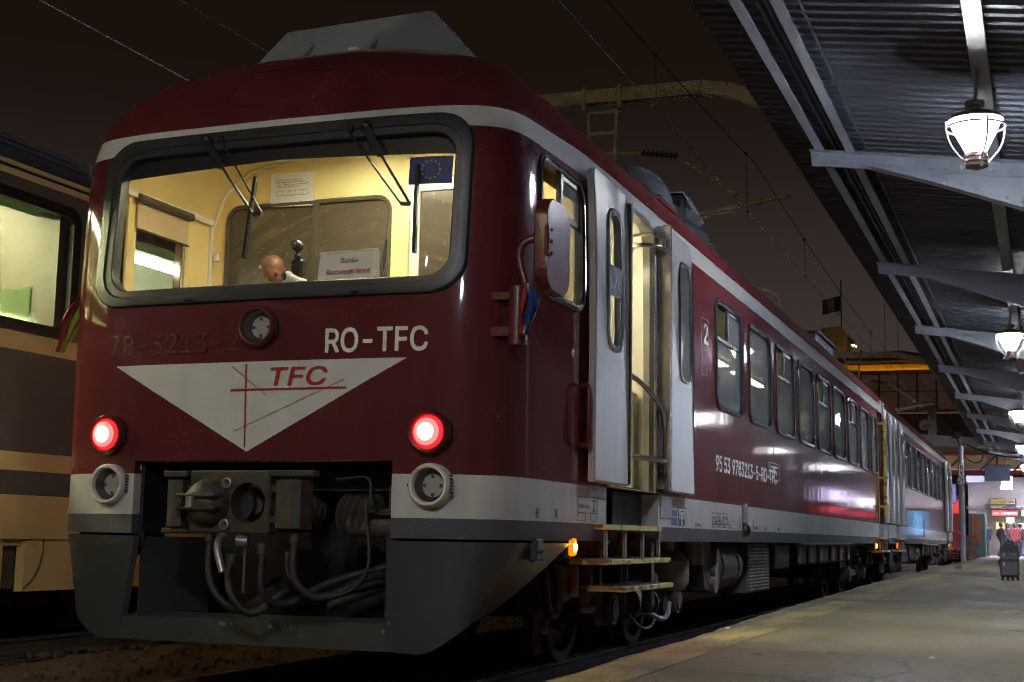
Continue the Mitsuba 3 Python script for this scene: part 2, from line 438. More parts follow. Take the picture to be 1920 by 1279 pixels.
# stones: the loose ballast
ico = trimesh.creation.icosphere(subdivisions=0)
stones = []
for _ in range(2600):
    x, y = RNG.uniform(-5.5, 2.0), RNG.uniform(-2.5, 9.5)
    if x > edge_x(y) - 0.02:
        continue
    s = RNG.uniform(0.012, 0.042)
    R = trimesh.transformations.random_rotation_matrix(RNG.random(3))[:3, :3]
    stones.append(TM((np.array(ico.vertices) * [1, 0.8, 0.6] * RNG.uniform(0.7, 1.2, (12, 1))) @ R.T * s + [x, y, -0.155 + 0.25 * s + (0.05 if abs(x + 2.2) < 1 else 0) - (0.02 if abs(x) < 1.4 else 0)], ico.faces))
add('gravel', cat(stones), 'ballast', smooth=False, kind='stuff', label='loose stones scattered over the dirt by the tracks')

def track_curve(x0):
    y = np.r_[np.linspace(-14, 33, 24), np.linspace(34, 72, 20)]
    return np.stack([x0 - np.clip(y - 33, 0, None) ** 2 / 1150.0, y, 0 * y], 1)

RAIL = np.array([(-0.036, 0), (-0.036, -0.03), (-0.012, -0.045), (-0.012, -0.125), (-0.07, -0.14), (-0.07, -0.155), (0.07, -0.155), (0.07, -0.14), (0.012, -0.125), (0.012, -0.045), (0.036, -0.03), (0.036, 0)])[::-1]

def rails(name, label, xc, bend, group=None):
    t = thing(name, label, 'railway track', group)
    for s in (-0.755, 0.755):
        c = track_curve(xc + s) if bend else np.stack([np.full(24, xc + s), np.linspace(-14, 72, 24), np.zeros(24)], 1)
        loops = [np.stack([p[0] + RAIL[:, 0], np.full(12, p[1]), RAIL[:, 1]], 1) for p in c]
        m = skin(loops)
        r = add(t + '__rail', m, 'rail', smooth=25)
        top = sheet(np.stack([np.stack([c[:, 0] - 0.024, c[:, 1], c[:, 2] + 0.003], 1), np.stack([c[:, 0] + 0.024, c[:, 1], c[:, 2] + 0.003], 1)], 0))
        add(r + '__running_surface', top, 'rail_top', smooth=False)
    sl = box((-1.25, -0.12, -0.19), (1.25, 0.12, -0.15), 0.015)
    for k in range(62):
        y = -9 + 0.62 * k
        add(t + '__sleeper', shift(sl, (xc - (max(y - 33, 0) ** 2 / 1150.0 if bend else 0), y, 0)), 'sleeper', smooth=False)

rails('railway_track', 'rusty railway track under the burgundy train, curving away at the far end', 0.0, True)
rails('railway_track', 'left railway track with bright worn rail heads under the cream coach', -4.45, False)

yy = np.r_[np.linspace(-12, 30, 180), np.linspace(30.5, 70, 40)]
ex = edge_x(yy) + 0.035 * (meshkit.fbm(np.stack([yy * 3.1, yy * 0, yy * 0], 1), 3, 5) - 0.5) * 2
top = np.stack([np.stack([ex - 0.05, yy, yy * 0 - 0.2], 1), np.stack([ex, yy, yy * 0 + 0.22], 1), np.stack([ex + 0.03, yy, yy * 0 + 0.25], 1),
                np.stack([ex * 0 + 3.2, yy, yy * 0 + 0.25], 1), np.stack([ex * 0 + 13, yy, yy * 0 + 0.25], 1)], 0)
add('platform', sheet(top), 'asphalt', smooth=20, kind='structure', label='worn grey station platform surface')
sy = np.linspace(-12, 60, 200)
si_, so_ = np.interp(sy, [-12, 0.8, 6, 16, 60], [2.45, 2.30, 2.27, 2.21, 2.0]), np.interp(sy, [-12, 0.6, 8, 16, 60], [2.08, 2.0, 1.95, 1.85, 1.60])
so_ = np.maximum(so_, edge_x(sy) + 0.06)
add('platform_line', sheet(np.stack([np.stack([so_, sy, sy * 0 + 0.254], 1), np.stack([si_, sy, sy * 0 + 0.254], 1)], 0)), 'stripe', smooth=False, kind='structure', label='worn yellow safety line along the platform edge')

# ------------------------------------------------------------------ the railcars
_w = PchipInterpolator([0.84, 2.4, 3.0, 3.2, 3.36, 3.50, 3.62, 3.71, 3.79, 3.86, 3.91, 3.94, 3.955], [1.425, 1.425, 1.412, 1.392, 1.352, 1.285, 1.205, 1.115, 0.98, 0.79, 0.56, 0.32, 0.06])
_yf = PchipInterpolator([0.84, 2.1, 2.7, 3.2, 3.4, 3.6, 3.75, 3.86, 3.92, 3.955], [-0.075, -0.075, -0.03, 0.03, 0.10, 0.24, 0.42, 0.60, 0.76, 0.95])
_nn = PchipInterpolator([0.84, 2.4, 3.2, 3.6, 3.8, 3.955], [6.4, 7.0, 8.5, 8.0, 6.0, 2.2])
YJ = 1.05

LEFT, BULGE = 1.068, 0.055
_nr = PchipInterpolator([0.84, 2.4, 3.2, 3.35, 3.6, 3.8, 3.955], [6.4, 7.0, 7.5, 5.2, 3.4, 2.6, 2.0])


def ysurf(x, z, off=0.0):
    x = np.asarray(x, float)
    w, n = (_w(z) - off) * np.where(x < 0, LEFT, 1.0), np.where(x < 0, _nn(z), _nr(z))
    u = np.clip(np.abs(x) / w, 0, 1)
    q = (1 - u ** n) ** (1 / n)
    return YJ - (YJ - _yf(z) - off - BULGE * u ** 2) * q


def outline(z, off, y_end, z_map=None):
    w = _w(z) - off
    s = np.linspace(0, 1, 57)
    t = np.pi / 2 * (1 - np.cos(np.pi * s))
    c = np.cos(t)
    n = np.where(c < 0, _nn(z), _nr(z))
    x = w * np.sign(c) * np.abs(c) ** (2 / n) * np.where(c < 0, LEFT, 1.0)
    x[0], x[-1] = w, -w * LEFT
    y = ysurf(x, z, off)
    ys = np.r_[np.linspace(y_end, 4, 6), 2.2]
    right = np.stack([np.full(len(ys), w), ys], 1)
    left = right[::-1] * [-LEFT, 1]
    xy = np.vstack([np.stack([x, y], 1), left, right])
    return np.column_stack([xy, np.full(len(xy), z if z_map is None else z_map)])


ZROWS = np.r_[0.86, 0.967, 1.2, 1.6, 2.0, 2.15, 2.4, 2.6, 2.8, 3.0, 3.1, 3.2, np.linspace(3.27, 3.9, 22), 3.915, 3.93, 3.942, 3.95, 3.955]

def solid(off, y_end, z0, z1):
    """The body's volume pulled in by off, from z0 to z1."""
    rows = [outline(z, off, y_end, zz) for z, zz in [(max(z0, 0.86), z0)] + [(z, z - off * (z > 3.3)) for z in ZROWS if z0 + 0.02 < z - off * (z > 3.3) < z1 - 0.005]]
    m = skin(rows)
    n = len(rows[0])
    c0, c1 = rows[0].mean(0), rows[-1].mean(0)
    j = np.arange(n)
    k = (j + 1) % n
    e = (len(rows) - 1) * n
    v = np.vstack([m.vertices, c0, c1])
    f = np.vstack([m.faces, np.stack([j * 0 + len(v) - 2, k, j], 1), np.stack([j * 0 + len(v) - 1, e + j, e + k], 1)])
    m = TM(v, f)
    if m.volume < 0:
        m = TM(m.vertices, m.faces[:, ::-1])
    return man(m)

def yz_cut(loop, x0, x1):
    return man(prism(loop, 'x', x0, x1))

def side_x(z, off=0.0):
    return _w(z) + off

def side_ring(loops_yz, offs, x_sign=1):
    """Rings that follow the car's side: loops of (y, z) at distances off from the skin."""
    return skin([np.column_stack([x_sign * (_w(l[:, 1]) + o), l]) for l, o in zip(loops_yz, offs)])

def front_ring(loops_xz, offs):
    return skin([np.column_stack([l[:, 0], ysurf(l[:, 0], l[:, 1]) - o, l[:, 1]]) for l, o in zip(loops_xz, offs)])

def rloop(u0, u1, v0, v1, r, grow=0.0, n=6, step=0.12):
    """A rounded rectangle loop with the same number of points however it grows."""
    base = densify(rrect(u0, u1, v0, v1, r, n), step)
    c = np.array([(u0 + u1) / 2, (v0 + v1) / 2])
    h = np.array([(u1 - u0) / 2, (v1 - v0) / 2])
    core = np.clip(base - c, -(h - r), h - r)
    d = base - c - core
    L = np.linalg.norm(d, axis=1, keepdims=True)
    return c + core + d / L * (L + grow)

def flip(m, y):
    return m if y is None else mirror_y(m, y)

MY = [None]

def part(t, name, mesh, m, smooth=30, **kw):
    return add(f'{t}__{name}', flip(mesh, MY[0]), m, smooth=smooth, **kw)

GL = ['glass_dusty']


def side_window(t, y0, y1, z0, z1, r=0.13, vent=True, chrome=True):
    L = lambda g: rloop(y0, y1, z0, z1, r, g)
    w = part(t, 'window', side_ring([L(0.035), L(0.034), L(0.018), L(0.0), L(-0.014), L(-0.018)], [-0.002, 0.010, 0.016, 0.012, 0.002, -0.05]), 'rubber', smooth=40)
    part(w, 'trim', side_ring([L(0.022), L(0.020), L(0.012), L(0.006), L(0.004)], [0.012, 0.019, 0.022, 0.019, 0.012]), 'chrome', smooth=40)
    zm = z0 + 0.655 * (z1 - z0)
    pane = L(-0.016)
    if not vent:
        part(w, 'pane', TM(np.column_stack([_w(pane[:, 1]) - 0.018, pane]), fan(len(pane))), GL[0], smooth=False)
    else:
        ym = y0 + 0.50 * (y1 - y0)
        lo = clip_loop(pane, 1, -9, zm - 0.02)
        part(w, 'pane', TM(np.column_stack([_w(lo[:, 1]) - 0.018, lo]), fan(len(lo))), GL[0], smooth=False)
        hi = clip_loop(clip_loop(pane, 1, zm + 0.02, 9), 0, ym, 99)
        part(w, 'pane', TM(np.column_stack([_w(hi[:, 1]) - 0.012, hi]), fan(len(hi))), GL[0], smooth=False)
        X = side_x(zm, -0.02)
        part(w, 'transom', cat(box((X - 0.02, y0 + 0.01, zm - 0.022), (X + 0.012, y1 - 0.01, zm + 0.022), 0.006), box((X - 0.02, ym - 0.02, zm), (X + 0.012, ym + 0.035, z1 - 0.01), 0.006),
                               box((X - 0.02, ym, z1 - 0.05), (X + 0.008, y1 - 0.04, z1 - 0.015), 0.004), box((X - 0.02, y1 - 0.045, zm), (X + 0.008, y1 - 0.015, z1 - 0.06), 0.004)), 'rubber_grey', smooth=False)
    return w

def fan(n):
    i = np.arange(1, n - 1)
    return np.stack([i * 0, i, i + 1], 1)

def clip_loop(loop, ax, lo, hi):
    b = [-1e3, -1e3, 1e3, 1e3]
    b[ax], b[ax + 2] = lo, hi
    from shapely import box as sbox
    p = Polygon(loop).intersection(sbox(*b))
    c = np.array(p.exterior.coords)[:-1]
    return c

def leaf(t, y0, y1, x=0.078, z0=1.222, z1=3.235, wy=None, round_first=True, clear=False):
    """One leaf of a plug door standing open in front of the side."""
    r = 0.10
    loop = densify(np.array([(y0, z0), (y1, z0), (y1, z1 - 0.012), *[(y0 + r + r * math.cos(a), z1 - r + r * math.sin(a)) for a in np.linspace(math.pi / 2, math.pi, 6)]]) if round_first else
                   np.array([(y0, z0), (y1, z0), *[(y1 - r + r * math.cos(a), z1 - r + r * math.sin(a)) for a in np.linspace(0, math.pi / 2, 6)], (y0, z1)]), 0.12)
    ins = lambda l, g: np.array(Polygon(l).buffer(-g, join_style=2).exterior.coords)[:-1]
    c = loop.mean(0)
    small = c + (loop - c) * (1 - 0.012 / np.abs(loop - c).max(0))
    f = fan(len(loop))
    outer = np.column_stack([_w(np.minimum(small[:, 1], 3.2)) + x, small])
    edge = np.column_stack([_w(np.minimum(loop[:, 1], 3.2)) + x - 0.010, loop])
    back = np.column_stack([_w(np.minimum(loop[:, 1], 3.2)) + x - 0.045, loop])
    body = skin([back, edge, outer])
    hole = [rloop(wy[0], wy[1], 2.10, 3.01, min(0.11, (wy[1] - wy[0]) / 2 - 0.01), -0.012)] if wy else []
    tri = trimesh.creation.triangulate_polygon(Polygon(small, hole), engine='earcut')
    tv = np.asarray(tri[0])
    cap = TM(np.column_stack([_w(np.minimum(tv[:, 1], 3.2)) + x, tv]), tri[1])
    tri2 = trimesh.creation.triangulate_polygon(Polygon(loop, hole), engine='earcut')
    tv2 = np.asarray(tri2[0])
    cap2 = TM(np.column_stack([_w(np.minimum(tv2[:, 1], 3.2)) + x - 0.045, tv2]), tri2[1])
    d = part(t, 'door_leaf', cat(body, cap, cap2), 'door_silver', smooth=25)
    if wy:
        L = lambda gg: rloop(wy[0], wy[1], 2.10, 3.01, min(0.11, (wy[1] - wy[0]) / 2 - 0.01), gg)
        off = lambda l, o: np.column_stack([_w(np.minimum(l[:, 1], 3.2)) + x + o, l])
        part(d, 'window_trim', skin([off(L(0.022), 0.001), off(L(0.018), 0.010), off(L(0.004), 0.010), off(L(-0.006), 0.003)]), 'chrome', smooth=40)
        part(d, 'window_rubber', skin([off(L(0.004), 0.009), off(L(-0.02), 0.006), off(L(-0.022), -0.0)]), 'rubber', smooth=40)
        p = L(-0.02)
        part(d, 'pane', TM(off(p, 0.003), fan(len(p))), 'glass' if clear else 'pane_dim', smooth=False)
    return d

# dim door glass: grey tinted sheet with a mirror-like face
mat('pane_dim', pr((0.10, 0.10, 0.085), 0.06, spec=0.7))

def headlight(t, name, x, z, R, ring_m, lit):
    y = float(ysurf(x, z)) + 0.012
    o, ax = (x, y, z), (0.0, -1, 0)
    h = part(t, name, revolve([(R, 0), (R, 0.052), (R * 0.985, 0.066), (R * 0.90, 0.078), (R * 0.80, 0.076), (R * 0.76, 0.066), (R * 0.745, 0.03)], o, ax, 40, closed=False), ring_m, smooth=35)
    part(h, 'screw', cat(ball((x - R - 0.008, y - 0.045, z), 0.009, 1), *[box((x + R - 0.002, y - 0.05, z - 0.045 + 0.018 * k), (x + R + 0.006, y - 0.03, z - 0.034 + 0.018 * k)) for k in range(6)]), 'rubber_grey')
    if lit:
        part(h, 'reflector', revolve([(R * 0.745, 0.058), (R * 0.60, 0.03)], o, ax, 32), 'rubber')
        part(h, 'red_lens', revolve([(R * 0.75, 0.060), (R * 0.71, 0.074), (R * 0.62, 0.086)], o, ax, 32), 'red_paint', emit=(4.5, 0.03, 0.05), weight=1.0)
        part(h, 'bulb_glow', revolve([(R * 0.62, 0.0862), (R * 0.50, 0.094), (R * 0.42, 0.098)], o, ax, 32), 'red_paint', emit=(5.5, 0.34, 0.30), weight=0.8)
        part(h, 'bulb_glow', revolve([(R * 0.42, 0.0982), (R * 0.25, 0.103), (0.004, 0.105)], o, ax, 32), 'red_paint', emit=(6.5, 1.3, 1.0), weight=0.8)
    else:
        part(h, 'bowl', revolve([(R * 0.745, 0.05), (R * 0.72, 0.015), (R * 0.5, -0.02)], o, ax, 32, closed=False), 'reflector_dark', smooth=40)
        part(h, 'reflector', revolve([(R * 0.53, -0.03), (R * 0.53, 0.003), (0.003, 0.005)], o, ax, 28), 'reflector')
        for a in range(4):
            cx, cz = R * 0.41 * math.cos(a * math.pi / 2), R * 0.41 * math.sin(a * math.pi / 2)
            part(h, 'lens_cup', revolve([(R * 0.085, 0.001), (R * 0.085, 0.011), (R * 0.06, 0.012), (R * 0.045, 0.006)], (x + cx, y, z + cz), ax, 12), 'reflector_dark')
        part(h, 'glass', revolve([(R * 0.745, 0.056), (0.003, 0.058)], o, ax, 28, closed=False), 'glass', smooth=False)
    return h

def wheelset(t, y, z=0.385, R=0.385):
    prof = [(R - 0.055, -0.067), (R, -0.067), (R - 0.004, 0.035), (R + 0.026, 0.05), (R + 0.026, 0.066), (R - 0.05, 0.068)]
    disc = [(0.12, 0.03), (0.12, -0.075), (0.16, -0.08), (0.17, -0.03), (R - 0.075, 0.0), (R - 0.07, -0.067)]
    for s in (1, -1):
        o = (0.757 * s, y, z)
        w = part(t, 'wheel', revolve(disc + prof, o, (-s, 0, 0), 48, closed=True), 'wheel', smooth=35)
    part(t, 'axle', cyl((-0.72, y, z), (0.72, y, z), 0.085, n=16), 'underframe')

def bogie(t, yc, wb=1.86, det=True):
    for s in (-1, 1):
        wheelset(t, yc + s * wb / 2)
    for s in (1, -1):
        x = 1.02 * s
        part(t, 'bogie_frame', cat(prism(Polygon([(yc - 1.35, 0.50), (yc - 1.3, 0.62), (yc - 0.5, 0.52), (yc - 0.4, 0.44), (yc + 0.4, 0.44), (yc + 0.5, 0.52), (yc + 1.3, 0.62), (yc + 1.35, 0.50), (yc + 0.6, 0.33), (yc - 0.6, 0.33)]), 'x', x - 0.09 * s, x + 0.09 * s)), 'underframe', smooth=False)
        for q in (-1, 1):
            yb = yc + q * wb / 2
            part(t, 'axle_box', cat(box((x - 0.13, yb - 0.15, 0.26), (x + 0.13, yb + 0.15, 0.52), 0.03), cyl((x, yb, 0.385), (x + 0.19 * s, yb, 0.385), 0.115, n=20), cyl((x + 0.19 * s, yb, 0.385), (x + 0.205 * s, yb, 0.385), 0.08, n=14)), 'underframe')
            part(t, 'spring', tube([(x + 0.075 * math.cos(a), yb + 0.22 * q + 0.075 * math.sin(a), 0.44 + 0.010 * a) for a in np.linspace(0, 24, 70)], 0.014, 6), 'underframe')
        part(t, 'air_spring', revolve([(0.20, 0), (0.25, 0.05), (0.25, 0.10), (0.20, 0.16), (0.22, 0.2), (0.22, 0.26)], (x, yc, 0.50), (0, 0, 1), 24), 'hose')
        part(t, 'damper', cat(cyl((x + 0.12 * s, yc - 0.55, 0.33), (x + 0.12 * s, yc - 0.55, 0.58), 0.045), cyl((x + 0.12 * s, yc - 0.55, 0.58), (x + 0.12 * s, yc - 0.55, 0.80), 0.060)), 'underframe')
        if det and s == 1:
            part(t, 'brake_cylinder', cat(cyl((x + 0.1, yc - 0.35, 0.40), (x + 0.1, yc + 0.02, 0.40), 0.12, n=18), cyl((x + 0.1, yc + 0.02, 0.40), (x + 0.1, yc + 0.22, 0.38), 0.085, n=18), cyl((x + 0.1, yc + 0.22, 0.38), (x + 0.1, yc + 0.24, 0.38), 0.11, n=18)), 'underframe')
            part(t, 'brake_rod', tube(curve([(x + 0.14, yc - 0.3, 0.28), (x + 0.16, yc + 0.3, 0.27), (x + 0.16, yc + 0.72, 0.30), (x + 0.15, yc + 0.78, 0.36)], 14), 0.022), 'tank')
            part(t, 'brake_hose', tube(curve([(x + 0.16, yc - 0.45, 0.32), (x + 0.17, yc - 0.2, 0.22), (x + 0.17, yc + 0.1, 0.20), (x + 0.16, yc + 0.3, 0.28), (x + 0.15, yc + 0.33, 0.36)], 18), 0.012), 'hose')

def steps(t, y0, y1, low=True):
    for k, (z, a, b, xo) in enumerate([(0.955, y0, y1 - 0.22, 1.50), (0.735, y0 + 0.03, y1, 1.51)] + ([(0.555, y0 + 0.42, y1 + 0.05, 1.52)] if low else [])):
        s = part(t, 'step', box((1.20, a, z - 0.012), (xo - 0.02, b, z + 0.008)), 'step_dark', smooth=False)
        part(s, 'nosing', cat(box((xo - 0.022, a, z - 0.025), (xo, b, z + 0.010), 0.004), box((1.25, a, z + 0.009), (xo - 0.024, a + 0.05, z + 0.012)), box((1.25, a, z - 0.025), (xo - 0.022, a + 0.012, z + 0.009)), box((1.25, b - 0.012, z - 0.025), (xo - 0.022, b, z + 0.009))), 'step_yellow', smooth=False)
        part(s, 'grip', cat(*[box((1.22 + 0.045 * j, a + 0.03, z + 0.008), (1.232 + 0.045 * j, b - 0.03, z + 0.013)) for j in range(6)]), 'underframe', smooth=False)
    part(t, 'step_hanger', cat(*[bar((1.47, y0 + 0.10 + k * (y1 - y0 - 0.3) / 3, 0.74), (1.47, y0 + 0.10 + k * (y1 - y0 - 0.3) / 3, 0.94), 0.02, 0.035, (0, 1, 0)) for k in range(4)]), 'tank', smooth=False)
    part(t, 'step_bracket', cat(bar((1.47, y0 + 0.1, 0.93), (1.47, y1 - 0.25, 0.93), 0.02, 0.02), bar((1.35, y1 - 0.02, 0.42), (1.35, y1 - 0.02, 0.86), 0.09, 0.06), cyl((1.36, y1 - 0.10, 0.35), (1.36, y1 - 0.10, 0.52), 0.04), *[bar((1.25, y0 + 0.15 + 0.5 * k, 0.5), (1.25, y0 + 0.15 + 0.5 * k, 0.9), 0.05, 0.04) for k in range(3)]), 'underframe', smooth=25)

def amber(t, y, z=0.828):
    a = part(t, 'step_light', cat(box((1.30, y - 0.07, z - 0.075), (1.405, y + 0.07, z + 0.07), 0.02)), 'underframe')
    part(a, 'amber_lens', box((1.40, y - 0.045, z - 0.06), (1.432, y + 0.045, z + 0.05), 0.012), 'amber_glass', emit=(2.6, 0.30, 0.005), weight=0.5 if y < 2 else 0.1)
    part(a, 'bulb', ball((1.434, y + 0.008, z - 0.008), 0.020, 2, (0.6, 1, 1.2)), 'amber_glass', emit=(620.0, 120.0, 6.0) if y < 2 else (90.0, 20.0, 1.2), weight=3.0 if y < 2 else 0.3)

def seat_mesh(x, y, d):
    return cat(box((x - 0.22, y - 0.22, 1.62), (x + 0.22, y + 0.22, 1.74), 0.04), box((x - 0.21, y + d * 0.20 - 0.05, 1.70), (x + 0.21, y + d * 0.20 + 0.05, 2.38), 0.04), box((x - 0.15, y - 0.15, 1.24), (x + 0.15, y + 0.15, 1.62)))

def text_side(t, s, h, y0, z0, m, sx=1.0, depth=0.0012, bold=False, name='lettering'):
    k = meshkit.text_mesh(s, h, depth, bold)
    v = np.array(k.vertices)
    y, z = y0 + v[:, 0] * sx, z0 + v[:, 1]
    return part(t, name, TM(np.column_stack([_w(z) + 0.0012 + v[:, 2], y, z]), k.faces[:, ::-1] if False else k.faces), m, smooth=False)

def text_front(t, s, h, x0, z0, m, sx=1.0, shear=0.0, bold=False, rise=0.0, name='lettering'):
    k = meshkit.text_mesh(s, h, 0.0012, bold)
    v = np.array(k.vertices)
    x = x0 + v[:, 0] * sx + shear * v[:, 1]
    z = z0 + v[:, 1] + rise * (x - x0)
    return part(t, name, TM(np.column_stack([x, ysurf(x, z) - 0.0015 - v[:, 2], z]), k.faces), m, smooth=False)

def strip_front(t, p, q, w0, w1, m, name='stripe'):
    s = np.linspace(0, 1, 12)[:, None]
    p, q = np.array(p, float), np.array(q, float)
    c = p + (q - p) * s
    nrm = np.array([-(q - p)[1], (q - p)[0]]) / np.linalg.norm(q - p)
    wd = (w0 + (w1 - w0) * s) / 2
    grid = []
    for e in (-1, 1):
        k = c + e * nrm * wd
        grid.append(np.column_stack([k[:, 0], ysurf(k[:, 0], k[:, 1]) - 0.0028, k[:, 1]]))
    return part(t, name, sheet(np.stack(grid, 0)), m, smooth=False)

def box_lines(t, y0, y1, z0, z1, m='ink', w=0.006):
    f = lambda a, b, c, d: box((1.4262, a, c), (1.4270, b, d))
    return part(t, 'label_frame', cat(f(y0, y1, z0, z0 + w), f(y0, y1, z1 - w, z1), f(y0, y0 + 2 * w, z0 + w, z1 - w), f(y1 - 2 * w, y1, z0 + w, z1 - w)), m, smooth=False)

def shell(L, wins, doors, cab):
    """Body skin and inner lining with every opening cut."""
    out, inn = solid(0.0, L, 0.86, 3.955), solid(0.05, L - 0.06, 1.215, 3.86)
    body = out - inn - man(box((-1.25, 0.55, 0.5), (1.25, L - 0.15, 1.16)))
    lin = solid(0.056, L - 0.066, 1.222, 3.84) - solid(0.07, L - 0.08, 1.235, 3.45)
    cuts = [yz_cut(rloop(*w[:4], w[4], 0.0), 0.6, 2.0) for w in wins]
    cuts += [yz_cut(rrect(d[0], d[1], 1.0, d[2], 0.16), 0.8, 2.0) for d in doors] + [man(box((1.0, d[0], 0.80), (2.0, d[1] + (0.08 if d[0] < 3 else 0), 1.212))) for d in doors]
    if cab:
        cuts.append(man(prism(rloop(-1.10, 1.10, 2.262, 3.13, 0.15), 'y', -0.6, 0.72)))
        cuts.append(yz_cut(rloop(0.50, 1.22, 2.27, 3.02, 0.1), -2.0, -0.8))
        cuts.append(man(box((-0.825, -0.4, 0.5), (0.82, 0.62, 1.273))))
        cuts += [man(cyl((x_, -0.4, z_), (x_, float(ysurf(x_, z_)) + 0.09, z_), 0.092, n=40)) for x_, z_ in LAMP_SPOTS]
    for c in cuts:
        body, lin = body - c, lin - c
    return unman(body), unman(lin)

def seat_rows(t, y0, y1):
    y, d = y0, 1
    while y < y1:
        for x in (-1.0, -0.52, 0.52, 1.0):
            part(t, 'seat', seat_mesh(x, y, d), 'seat_fabric')
        y += 0.86
        d = -d

def interior(t, L, y_part, tube_y):
    part(t, 'floor', box((-1.34, 0.35, 1.215), (1.34, L - 0.1, 1.235)), 'floor_vinyl', smooth=False)
    for a, b in tube_y:
        f = part(t, 'ceiling_light', box((-0.30, a, 3.40), (-0.16, b, 3.45), 0.01), 'saloon_cream', smooth=False)
        part(f, 'tube', box((-0.29, a + 0.03, 3.385), (-0.17, b - 0.03, 3.399)), 'paper', smooth=False, emit=(24.0, 21.0, 11.0), weight=0.9)
    for y in y_part:
        part(t, 'partition', cat(box((-1.24, y, 1.236), (-0.35, y + 0.03, 3.40)), box((0.35, y, 1.236), (1.24, y + 0.03, 3.40)), box((-0.35, y, 3.1), (0.35, y + 0.03, 3.40))), 'saloon_cream', smooth=False)

def undergear(t, L, ys):
    part(t, 'sole_bar', cat(box((0.95, 1.2, 0.86), (1.15, L - 0.3, 1.1)), box((-1.15, 1.2, 0.86), (-0.95, L - 0.3, 1.1)), box((-1.3, 4.5, 1.08), (1.3, L - 0.4, 1.14))), 'underframe', smooth=False)
    for (kind, y0, y1, z0, z1) in ys:
        if kind == 'tank':
            r = (z1 - z0) / 2
            part(t, 'tank', revolve([(0.01, 0), (r * 0.75, 0.04), (r, 0.14), (r, y1 - y0 - 0.14), (r * 0.75, y1 - y0 - 0.04), (0.01, y1 - y0)], (1.02, y0, (z0 + z1) / 2), (0, 1, 0), 28), 'tank', smooth=40)
            part(t, 'tank_strap', cat(*[revolve([(r + 0.002, 0), (r + 0.008, 0), (r + 0.008, 0.06), (r + 0.002, 0.06)], (1.02, y0 + q * (y1 - y0), (z0 + z1) / 2), (0, 1, 0), 28, closed=False) for q in (0.2, 0.72)]), 'underframe')
        elif kind == 'bracket':
            b = part(t, 'bracket', prism(Polygon([(y0, z1), (y0 + 0.3, z1), (y1, z0 + 0.12), (y1 - 0.1, z0), (y0 + 0.1, z0 + 0.05)]), 'x', 1.18, 1.25), 'underframe', smooth=False)
            for k in range(3):
                f = 0.25 + 0.27 * k
                part(b, 'roller', cyl((1.25, y0 + 0.35 + (0.1 - 0.05 * k), z1 - f * (z1 - z0) - 0.02), (1.30, y0 + 0.35 + (0.1 - 0.05 * k), z1 - f * (z1 - z0) - 0.02), 0.075, n=18), 'tank')
        elif kind == 'jar':
            part(t, 'air_filter', cat(revolve([(0.02, 0), (0.15, 0.03), (0.19, 0.1), (0.19, 0.27), (0.12, 0.34), (0.06, 0.36), (0.06, z1 - z0)], (1.10, (y0 + y1) / 2, z0), (0, 0, 1), 22)), 'tank')
        elif kind == 'pipe':
            part(t, 'drain_pipe', cat(cyl((1.2, y0, z0), (1.2, y0, z1), 0.085, n=18), cyl((1.2, y0, z1), (1.2, y0, z1 + 0.03), 0.1, n=18)), 'tank')
        elif kind == 'grille':
            gq = part(t, 'cooler_box', box((0.5, y0, z0), (1.24, y1, z1), 0.01), 'underframe', smooth=False)
            part(gq, 'slat', cat(*[box((1.241, y0 + 0.03, z0 + 0.03 + 0.034 * k), (1.252, y1 - 0.03, z0 + 0.046 + 0.034 * k)) for k in range(int((z1 - z0 - 0.06) / 0.034))]), 'tank', smooth=False, kind='stuff')
        elif kind == 'battery':
            part(t, 'equipment_case', box((0.5, y0, z0), (1.22, y1, z1), 0.02), 'underframe', smooth=False)
            part(t, 'hanger_rail', cat(box((1.23, y0 - 0.1, z1 + 0.01), (1.30, y1 + 0.1, z1 + 0.035)), *[box((1.24, y0 - 0.1 + 0.25 * j, z1 - 0.005), (1.28, y0 - 0.05 + 0.25 * j, z1 + 0.01)) for j in range(int((y1 - y0 + 0.2) / 0.25))]), 'chrome', smooth=False)
            n = 6
            for k in range(n):
                yk = y0 + 0.2 + (y1 - y0 - 0.4) * (k / (n - 1)) + (0.12 if k > 2 else -0.12)
                part(t, 'hanger_plate', cat(box((1.225, yk - 0.13, z0 + 0.02), (1.255, yk + 0.13, z1 - 0.01), 0.01), box((1.256, yk - 0.035, z0 + 0.12), (1.262, yk + 0.035, z1 - 0.05))), 'tank', smooth=False)
        elif kind == 'case':
            part(t, 'equipment_case', box((0.4, y0, z0), (1.2, y1, z1), 0.02), 'underframe', smooth=False)

LAMP_SPOTS = [(-0.985, 1.137), (1.045, 1.140), (-0.015, 2.022), (-1.015, 1.424), (1.035, 1.422)]
# ---- car 1
L1 = 19.25
WINS1 = [(5.16 + 1.475 * k, 5.16 + 1.475 * k + 1.13, 2.05, 2.985, 0.13) for k in range(8)] + [(16.95, 17.75, 2.05, 2.985, 0.13)]
DOORS1 = [(1.90, 3.12, 3.215), (17.95, 18.55, 3.20)]
CABWIN = (0.57, 1.36, 2.29, 3.08, 0.13)
car = thing('railcar', 'burgundy railcar with white nose triangle, red tail lamps and lit cab, standing beside the platform', 'train car')
body, lining = shell(L1, WINS1 + [CABWIN], DOORS1, True)
part(car, 'body', body, 'livery', smooth=28)
part(car, 'lining', lining, 'saloon_cream', smooth=28)
part(car, 'end_wall', box((-1.37, L1 - 0.09, 1.24), (1.37, L1 - 0.07, 3.44)), 'saloon_cream', smooth=False)
for k, w in enumerate(WINS1):
    side_window(car, *w, vent=k % 2 == 0)
interior(car, L1, (4.55, 17.0), [(5.0 + 2.95 * k, 7.3 + 2.95 * k) for k in range(4)] + [(17.9, 18.7)])
